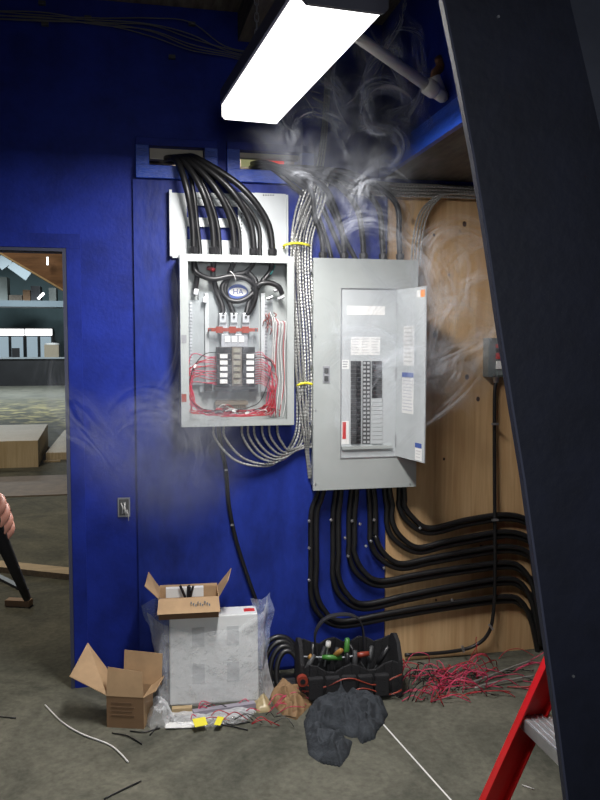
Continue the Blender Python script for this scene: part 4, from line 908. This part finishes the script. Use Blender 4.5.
# roof stringer : big sloped brown beam
P = [W(-12, 247, -6), W(66, 293, -6), W(90, 303, -6), W(90, 215, -6), W(-12, 215, -6)]
obj('sloping_beam', M().prism(P, V((0, .25, 0))), brownwood, label='broad brown sloping board crossing the top of the doorway view', cat='beam')
P0, P1 = W(-12, 246, -5.98), W(90, 306, -5.98); obj('beam_edge', M().bar(P0, P1, .06, .02), lumber, label='pale lower edge strip of the sloping brown board', cat='strip')
for i, (x0, y0, x1, y1) in enumerate(((47.5, 257, 47.5, 265), (38, 299, 44, 293), (12, 262, 30, 275), (0, 256, 8, 266))):
    Y_ = -5.9 if i == 0 else -26; p, q_ = W(x0, y0, Y_), W(x1, y1, Y_)
    obj('tube_light' if i < 2 else 'roof_purlin', M().bar(p, q_, .02*(-Y_)/6, .02, V((0,1,0))) if i < 2 else M().bar(p, q_, .5, .1, V((0,1,0))), glow2 if i < 2 else hallwall, label=['short vertical bright tube light on the brown sloping board', 'slanted bright tube light above the far loft', 'right pale roof purlin high in the far hall', 'left pale roof purlin high in the far hall'][i], cat='light' if i < 2 else 'purlin')
# lumber on the floor
def slab(px0, py0, px1, py1, h, name, lb, cat, mt, d=1.2, skew=0):
    a_, b_ = fl(px0, py1), fl(px1, py1)
    m = M().hexa([V((x, y, z)) for z in (0, h) for y, xs in ((a_.y, (a_.x, b_.x)), (a_.y+d, (a_.x+skew, b_.x+skew))) for x in xs]); return obj(name, m, mt, label=lb, cat=cat)
slab(-60, 436, 36, 470, .35, 'plywood_stack', 'low stack of plywood sheets on the hall floor', 'plywood stack', ply2, 2.2, -.1)
slab(46, 440, 90, 460, .10, 'board_stack', 'low pile of pale boards on the floor right of the plywood stack', 'board stack', ply2, 3, 0)
slab(-60, 478, 80, 500, .012, 'floor_plywood', 'thin brown plywood sheet flat on the hall floor', 'plywood sheet', mat('floor_ply', (.17,.125,.085), .7, var=.2), 1.3)
c1, c2 = fl(-20, 567), fl(75, 577); obj('lumber_board', M().bar(c1+V((0,0,.02)), c2+V((0,0,.02)), .14, .04), lumber, label='pale lumber board lying across the floor beyond the doorway', cat='board')
c1, c2 = fl(-12, 573), fl(26, 592); obj('dark_strip', M().bar(c1+V((0,0,.01)), c2+V((0,0,.01)), .04, .02), dark, label='dark strip lying on the floor beyond the doorway behind the black pole', cat='strip')
c1, c2 = fl(7, 605), fl(31, 606); obj('wood_offcut', M().bar(c1+V((0,0,.02)), c2+V((0,0,.02)), .06, .04), mat('offcut', (.30,.18,.09), .7), label='small brown wood block on the floor beyond the doorway', cat='wood scrap', bevel=.003)
for i, (px, py, r_) in enumerate(((10, 454, .2), (18, 457, -.3), (52, 461, .1))):
    obj('wood_chip', M().obox(fl(px, py, .01), .22, .08, .02, Matrix.Rotation(r_, 3, 'Z')), lumber, label=['leftmost pale wood scrap in front of the plywood stack', 'pale wood scrap second from left by the plywood stack', 'pale wood scrap right of the plywood stack'][i], cat='wood scrap')
c = fl(25, 452, .1); obj('dark_bundle', M().ball(c, .16, (1.2, .7, .6)), dark, label='small dark bundle beside the plywood stack', cat='bundle', smooth=True)
# ------------------------------------------------------------------ person at the left edge, holding a black pole
def cpt(px, py, depth):
    d = ray(px, py); fwd = RM @ V((0,0,-1)); return CAM+d*(depth/d.dot(fwd))
fwd = V((math.sin(-YAW), math.cos(YAW), 0)); rt = V((fwd.y, -fwd.x, 0))
hand = cpt(-1, 522, 1.30)
pa, pb = cpt(4, 545, 1.30), cpt(27, 598, 1.42)
pdir = (pb-pa).normalized(); hand = cpt(-8, 520, 1.28)
def skinned(name, chains, material, parent=None, sub=2, extra=None, **k):
    me = bpy.data.meshes.new(name); vs = []; es = []; rs = []
    idx = {}
    for ch in chains:
        prev = None
        for key, p, r in ch:
            if key is None or key not in idx:
                vs.append(V(p)); rs.append(r); i = len(vs)-1
                if key: idx[key] = i
            else: i = idx[key]
            if prev is not None: es.append((prev, i))
            prev = i
    me.from_pydata(vs, es, []); o = bpy.data.objects.new(name, me); C.objects.link(o)
    o.modifiers.new('k', 'SKIN'); md = o.modifiers.new('u', 'SUBSURF'); md.levels = sub; md.render_levels = sub
    for i, s in enumerate(me.skin_vertices[0].data): s.radius = (rs[i], rs[i]); s.use_root = (i == 0)
    bpy.context.view_layer.update()
    m2 = bpy.data.meshes.new_from_object(o.evaluated_get(bpy.context.evaluated_depsgraph_get())); bpy.data.objects.remove(o)
    m = M(); m.b.from_mesh(m2); bpy.data.meshes.remove(m2)
    return obj(name, m, material, parent, smooth=True, **k)
gr = hand+rt*-.52-fwd*.12; gr.z = 0
def B_(r, f, z): return gr+rt*r+fwd*f+V((0,0,z))
pers = thing('person', gr, 'hand of a person at the left edge, ring on a finger, gripping a black pole', 'person')
wrist = hand+rt*-.075-fwd*.035+V((0,0,.015)); elbow = B_(.27, -.02, 1.12); sh = B_(.20, 0, 1.42)
nk = B_(0, .02, 1.5)
body = [[('pel', B_(0,0,.98), .13), ('wst', B_(0,.0,1.12), .12), ('chest', B_(0,.0,1.32), .14), ('nb', B_(0,0,1.46), .07), ('n', nk, .055), ('hd', B_(0,.02,1.62), .085), ('hd2', B_(0,.02,1.72), .07)],
        [('chest', 0, 0), ('sr', sh, .06), (None, (sh+elbow)/2, .048), ('er', elbow, .04), (None, elbow*.5+wrist*.5, .036), ('wr', wrist, .026), ('pm', hand+rt*-.03-fwd*.022, .03)],
        [('chest', 0, 0), ('sl', B_(-.2,0,1.42), .06), (None, B_(-.24,0,1.28), .048), ('el', B_(-.26,-.02,1.12), .04), ('wl', B_(-.25,.10,.90), .028), (None, B_(-.25,.13,.84), .03)],
        [('pel', 0, 0), ('hr', B_(.10,0,.9), .09), ('kr', B_(.11,.02,.5), .06), ('ar', B_(.11,-.01,.09), .04), (None, B_(.12,.13,.04), .038)],
        [('pel', 0, 0), ('hl', B_(-.10,0,.9), .09), ('kl', B_(-.11,.02,.5), .06), ('al', B_(-.11,-.01,.09), .04), (None, B_(-.12,.13,.04), .038)]]
bo = skinned('body', body, skin, pers)
# the gripping hand: fingers wrap round the pole
xr = pdir.cross(fwd).normalized(); xr = xr if xr.dot(rt) > 0 else -xr; yf = pdir.cross(xr); yf = yf if yf.dot(fwd) > 0 else -yf
m = M(); R_ = .014
fingers = []
for i, (s, r, ln) in enumerate(((-.036, .0085, 1.0), (-.014, .0092, 1.05), (.008, .0088, 1.0), (.028, .0078, .9))):
    c = hand+pdir*s; rad = R_+r
    pts = [c-xr*.052-yf*.030, c-xr*.022-yf*(rad+.012)]
    for k in range(7):
        th_ = math.radians(-80+k*42*ln); pts.append(c+xr*math.cos(th_)*rad*1.05+yf*math.sin(th_)*rad*1.05)
    cv = curve(pts, .006); n_c = len(cv)
    fm = [r*(1.05+.12*math.exp(-((k/n_c-.33)**2)/.004)+.1*math.exp(-((k/n_c-.66)**2)/.004)-.25*(k/n_c)) for k in range(n_c)]
    m.tube(cv, fm, 10); m.ball(cv[-1], fm[-1]*1.0)
    fingers.append(cv)
# palm slab & thumb
m.ball(hand-xr*.052-yf*.012, .03, (.9, .75, 1.45), Matrix((xr, yf, pdir)).transposed())
th_ = [hand-xr*.06-pdir*.02-yf*.01, hand-xr*.035-pdir*.058-yf*.012, hand-xr*.008-pdir*.058+yf*-.012, hand+xr*.012-pdir*.05-yf*.016]
cv = curve(th_, .006); m.tube(cv, [.012]*len(cv), 10); m.ball(cv[-1], .0115)
m.tube(curve([hand-xr*.055-yf*.012, (hand+wrist)/2-xr*.02, wrist], .01), .026, 12)
obj('gripping_hand', m, skin, pers, smooth=True)
rd = ray(3, 514); best = min(((( (p-CAM)-rd*((p-CAM).dot(rd))).length, f, i) for f, cv_ in enumerate(fingers) for i, p in enumerate(cv_) if 2 < i < len(cv_)-3))
cvr = fingers[best[1]]; i0 = best[2]
obj('ring', M().tube([cvr[i0-1], cvr[i0], cvr[i0+1]], .0118, 16), mat('silver', (.8,.8,.82), .2, metal=1), pers, label='silver ring on the finger')
# clothing etc.
slv = curve([sh+V((0,0,.01)), (sh+elbow)/2, elbow, elbow*.35+wrist*.65], .03)
def sm(t, a_, b_): return a_+(b_-a_)*t
obj('shirt', skinned and M().tube(slv, [sm(k/len(slv), .075, .048) for k in range(len(slv))], 12).tube(curve([B_(0,0,.93), B_(0,0,1.12), B_(0,0,1.34), B_(0,0,1.47)], .04), [.17]*4+[.165]*4+[.15]*3+[.09]*10, 16).tube(curve([B_(-.2,0,1.43), B_(-.24,0,1.28), B_(-.26,-.02,1.12), B_(-.25,.09,.93)], .04), .06, 12), shirt, pers, smooth=True)
m = M()
for s in (-1, 1): m.tube(curve([B_(.09*s,0,.98), B_(.10*s,.01,.7), B_(.11*s,.02,.5), B_(.11*s,-.01,.1)], .05), .085, 12)
obj('trousers', m, jeans, pers, smooth=True)
m = M()
for s in (-1, 1): m.ball(B_(.115*s, .06, .055), .055, (1, 2.5, 1), Matrix.Rotation(YAW, 3, 'Z'))
obj('boots', m, shoem, pers, smooth=True)
obj('hair', M().ball(B_(0, -.01, 1.73), .10, (.95, 1.05, .85)), hairm, pers, smooth=True)
m = M()
for s in (-1, 1): m.ball(B_(.035*s, .11, 1.68), .012)
obj('eyes', m, white, pers, smooth=True)
obj('nose', M().ball(B_(0, .125, 1.645), .014, (1, 1.3, 1.6)), skin, pers, smooth=True)
obj('black_pole', M().tube([pa-pdir*.25, pa, pb], [.0120, .0110, .0072], 14), mat('matt_black', (.012,.012,.013), .75, spec=.2), label='black pole gripped by the hand at the left edge', cat='pole', smooth=True)
# ------------------------------------------------------------------ smoke
def smoke(px, py, off, rad, dens, label, scale=3.0, seed=0, sharp=5, thr=.62, rot=0, warp=.6, name='smoke_plume'):
    c = W(px, py, off)
    if c.y + rad[1] > -.02: c.y = -.02-rad[1]
    me = bpy.data.meshes.new(name); bm = bmesh.new(); bmesh.ops.create_icosphere(bm, subdivisions=2, radius=1.0); bm.to_mesh(me); bm.free()
    o = bpy.data.objects.new(name, me); C.objects.link(o); o.location = c; o.scale = rad; o.rotation_euler = (0, rot, 0)
    m = bpy.data.materials.new('smoke'); m.use_nodes = True; n = m.node_tree.nodes; l = m.node_tree.links; n.clear()
    out = n.new('ShaderNodeOutputMaterial'); pv = n.new('ShaderNodeVolumePrincipled'); pv.inputs['Color'].default_value = (.82, .86, .95, 1); pv.inputs['Anisotropy'].default_value = .25
    tc = n.new('ShaderNodeTexCoord'); ge = n.new('ShaderNodeNewGeometry')
    ln = n.new('ShaderNodeVectorMath'); ln.operation = 'LENGTH'; l.new(tc.outputs['Object'], ln.inputs[0])
    env = n.new('ShaderNodeMapRange'); env.interpolation_type = 'SMOOTHSTEP'; env.inputs['From Min'].default_value = .25; env.inputs['From Max'].default_value = .95; env.inputs['To Min'].default_value = 1; env.inputs['To Max'].default_value = 0; l.new(ln.outputs['Value'], env.inputs[0])
    mp = n.new('ShaderNodeMapping'); mp.inputs['Location'].default_value = (seed, seed*1.7, seed*.6); l.new(ge.outputs['Position'], mp.inputs[0])
    w1 = n.new('ShaderNodeTexNoise'); w1.inputs['Scale'].default_value = scale*.8; w1.inputs['Detail'].default_value = 1; l.new(mp.outputs[0], w1.inputs['Vector'])
    ws = n.new('ShaderNodeVectorMath'); ws.operation = 'SCALE'; ws.inputs['Scale'].default_value = warp; l.new(w1.outputs['Color'], ws.inputs[0])
    ad = n.new('ShaderNodeVectorMath'); l.new(mp.outputs[0], ad.inputs[0]); l.new(ws.outputs[0], ad.inputs[1])
    st = n.new('ShaderNodeMapping'); st.inputs['Scale'].default_value = (1, .8, .7); l.new(ad.outputs[0], st.inputs[0])
    t = n.new('ShaderNodeTexNoise'); t.inputs['Scale'].default_value = scale; t.inputs['Detail'].default_value = 3; t.inputs['Roughness'].default_value = .55; l.new(st.outputs[0], t.inputs['Vector'])
    def mth(op, a_, b_=None):
        q = n.new('ShaderNodeMath'); q.operation = op
        for i, v in enumerate((a_, b_)):
            if v is None: continue
            if isinstance(v, (int, float)): q.inputs[i].default_value = v
            else: l.new(v, q.inputs[i])
        return q.outputs[0]
    rdg = mth('SUBTRACT', 1, mth('MULTIPLY', mth('ABSOLUTE', mth('SUBTRACT', t.outputs[0], .5)), 7)); rdg = mth('POWER', mth('MAXIMUM', rdg, 0), sharp)
    t4 = n.new('ShaderNodeTexNoise'); t4.inputs['Scale'].default_value = scale*.55; t4.inputs['Detail'].default_value = 2; l.new(mp.outputs[0], t4.inputs['Vector'])
    soft = n.new('ShaderNodeMapRange'); soft.inputs['From Min'].default_value = .42; soft.inputs['From Max'].default_value = .68; l.new(t4.outputs[0], soft.inputs[0])
    tot = mth('ADD', mth('MULTIPLY', rdg, thr), mth('MULTIPLY', soft.outputs[0], 1-thr))
    l.new(mth('MULTIPLY', mth('MULTIPLY', tot, env.outputs[0]), dens), pv.inputs['Density']); l.new(pv.outputs[0], out.inputs['Volume'])
    m.cycles.volume_step_rate = .35
    me.materials.append(m); tag(o, label, 'smoke', None, 'stuff'); return o
smoke(350, 118, .45, (.60, .30, .46), 6, 'curling pale smoke under the fixture and white pipe', scale=3.6, seed=1.3, sharp=4, thr=.85)
smoke(245, 330, .30, (.40, .22, .52), 2.0, 'thin smoke drifting over the open panel', scale=4, seed=4, thr=.5)
smoke(385, 340, .45, (.34, .25, .60), 2.2, 'thin smoke drifting in front of the right panel', scale=4, seed=9, thr=.5)
smoke(455, 350, .3, (.32, .2, .50), 6, 'smoke drifting over the raw plywood right of the panel door', scale=4.5, seed=12, thr=.6, rot=.4)
smoke(165, 450, .3, (.46, .22, .46), 3.2, 'faint smoke haze on the blue wall below left of the open panel', scale=3.5, seed=15, thr=.4)
smoke(345, 210, .25, (.40, .2, .34), 5, 'smoke over the arching black cables above the right panel', scale=4.5, seed=21, thr=.6)
smoke(60, 480, .3, (.3, .22, .3), .5, 'very faint smoke haze at the doorway edge', scale=3, seed=25, thr=.3)
def wisp_mat(name, dens):
    m = bpy.data.materials.new(name); m.use_nodes = True; n = m.node_tree.nodes; l = m.node_tree.links; n.clear()
    out = n.new('ShaderNodeOutputMaterial'); mx = n.new('ShaderNodeMixShader'); tr = n.new('ShaderNodeBsdfTransparent')
    df = n.new('ShaderNodeBsdfDiffuse'); df.inputs[0].default_value = (.80, .84, .92, 1); tl = n.new('ShaderNodeBsdfTranslucent'); tl.inputs[0].default_value = (.80, .84, .92, 1); ms = n.new('ShaderNodeMixShader')
    l.new(df.outputs[0], ms.inputs[1]); l.new(tl.outputs[0], ms.inputs[2])
    uv = n.new('ShaderNodeUVMap'); sx = n.new('ShaderNodeSeparateXYZ'); l.new(uv.outputs[0], sx.inputs[0])
    def mth(op, a_, b_=None):
        q = n.new('ShaderNodeMath'); q.operation = op
        for i, v in enumerate((a_, b_)):
            if v is None: continue
            if isinstance(v, (int, float)): q.inputs[i].default_value = v
            else: l.new(v, q.inputs[i])
        return q.outputs[0]
    fv = mth('SINE', mth('MULTIPLY', sx.outputs['Y'], math.pi)); fu = mth('SINE', mth('MULTIPLY', mth('FRACT', sx.outputs['X']), math.pi))
    mp = n.new('ShaderNodeMapping'); mp.inputs['Scale'].default_value = (2.2, 5.0, 1); l.new(uv.outputs[0], mp.inputs[0])
    t = n.new('ShaderNodeTexNoise'); t.inputs['Scale'].default_value = 1.6; t.inputs['Detail'].default_value = 4; t.inputs['Distortion'].default_value = 1.2; l.new(mp.outputs[0], t.inputs['Vector'])
    r = n.new('ShaderNodeMapRange'); r.inputs['From Min'].default_value = .38; r.inputs['From Max'].default_value = .78; l.new(t.outputs[0], r.inputs[0])
    l.new(mth('MULTIPLY', mth('MULTIPLY', mth('MULTIPLY', mth('MULTIPLY', fv, fv), mth('POWER', mth('MAXIMUM', fu, 0), .7)), r.outputs[0]), dens), mx.inputs[0])
    l.new(tr.outputs[0], mx.inputs[1]); l.new(ms.outputs[0], mx.inputs[2]); l.new(mx.outputs[0], out.inputs[0]); return m
def wisps(label, count, box, dens, seed, wr=(.03, .10), L=(.4, .9), up=1.0, curl=5):
    rnd = random.Random(seed); bm = bmesh.new(); uvl = bm.loops.layers.uv.new('UVMap')
    for c_ in range(count):
        px, py, o_ = rnd.uniform(box[0], box[2]), rnd.uniform(box[1], box[3]), rnd.uniform(.2, .7)
        p = W(px, py, o_); ang = math.pi/2+rnd.uniform(-1, 1) if up else rnd.uniform(0, 6.28); Ls = rnd.uniform(*L); N_ = 46; st = Ls/N_; w_ = rnd.uniform(*wr); k0 = rnd.uniform(-curl, curl); rows = []; prev = None; ph = rnd.uniform(0, 9)
        for i in range(N_+1):
            d_ = V((math.cos(ang), .25*math.sin(ph+i*.15), math.sin(ang))); sd_ = V((-math.sin(ang), .9*math.cos(ph+i*.11), math.cos(ang))).normalized()
            ww = w_*(.45+.55*math.sin(i/N_*math.pi)+.25*math.sin(ph+i*.3)); rows.append([p+sd_*ww*(j/6-.5)+V((0, .02*math.sin(j+ph), 0)) for j in range(7)])
            p = p+d_*st; ang += (k0*(.3+i/N_*1.6)+3*noise.noise(V((c_*3.1+seed, i*.09, 0))))*st*2
        vs = [[bm.verts.new(V((q.x, min(q.y, -.03), q.z))) for q in r] for r in rows]
        for i in range(N_):
            for j in range(6):
                f = bm.faces.new((vs[i][j], vs[i][j+1], vs[i+1][j+1], vs[i+1][j])); f.smooth = True
                for lp, (a_, b_) in zip(f.loops, ((i, j), (i, j+1), (i+1, j+1), (i+1, j))): lp[uvl].uv = (c_+min(.9995, max(.0005, a_/N_)), b_/6)
    cc_ = sum((v.co for v in bm.verts), V())/len(bm.verts)
    for v in bm.verts: v.co -= cc_
    me = bpy.data.meshes.new('smoke_wisps'); bm.to_mesh(me); bm.free(); me.materials.append(wisp_mat('wisp', dens))
    o = bpy.data.objects.new('smoke_wisps', me); C.objects.link(o); o.location = cc_; tag(o, label, 'smoke', None, 'stuff')
wisps('curling wisps of pale smoke rising under the white pipe', 34, (318, 80, 425, 165), .80, 5, wr=(.05, .17), L=(.25, .65))
wisps('wisps of smoke crossing the cables above the right panel', 12, (310, 190, 400, 250), .34, 11, wr=(.12, .26), L=(.3, .5))
wisps('wisps of smoke over the raw plywood beside the panel door', 14, (428, 310, 450, 400), .32, 17, wr=(.16, .34), curl=3)
wisps('wisps of smoke in front of the right panel', 9, (330, 320, 400, 460), .30, 23, wr=(.12, .28), curl=3)
wisps('wisps of smoke low on the blue wall left of the open panel', 10, (130, 410, 240, 500), .12, 29, wr=(.18, .36), curl=3)
# ------------------------------------------------------------------ hall lamps and added fill lights
def area(name, loc, rot, sx, sy, e, col=(1,1,1)):
    l_ = bpy.data.lights.new(name, 'AREA'); l_.shape = 'RECTANGLE'; l_.size = sx; l_.size_y = sy; l_.energy = e; l_.color = col
    o = bpy.data.objects.new(name, l_); C.objects.link(o); o.location = loc; o.rotation_euler = rot; return o
area('front_fill', (.15, -4.6, 1.95), (math.radians(70), 0, math.radians(-16)), .6, .5, 8, (.93, .97, 1)).data.spread = math.radians(95)  # unseen fill added behind the camera to light the smoke from the front
area('hall_lamp', (-2.2, 3.5, 4.6), (0, 0, 0), 1.5, 1.5, 130, (1, .88, .68))
for k in range(3): area('hall_lamp', (-4, 12+k*6, 5.2), (0, 0, 0), 3, 1, [60, 330, 700][k], (.85, .95, 1))
pl_ = bpy.data.lights.new('opening_fill', 'POINT'); pl_.energy = 5; pl_.color = (1, .9, .75); pl_.shadow_soft_size = .03
po_ = bpy.data.objects.new('opening_fill', pl_); C.objects.link(po_); po_.location = ((v1[1]+v2[0])/2, .19, v1[3]+.08)  # unseen point light added between wall and joist to brighten the openings
w_ = bpy.data.worlds.new('world'); bpy.context.scene.world = w_; w_.use_nodes = True
w_.node_tree.nodes['Background'].inputs[0].default_value = (.45, .55, .75, 1); w_.node_tree.nodes['Background'].inputs[1].default_value = .02
s = bpy.context.scene; s.view_settings.view_transform = 'Standard'; s.view_settings.look = 'None'; s.view_settings.exposure = 0; s.cycles.use_denoising = True
s.cycles.volume_bounces = 0; s.cycles.max_bounces = 6; s.cycles.transparent_max_bounces = 40
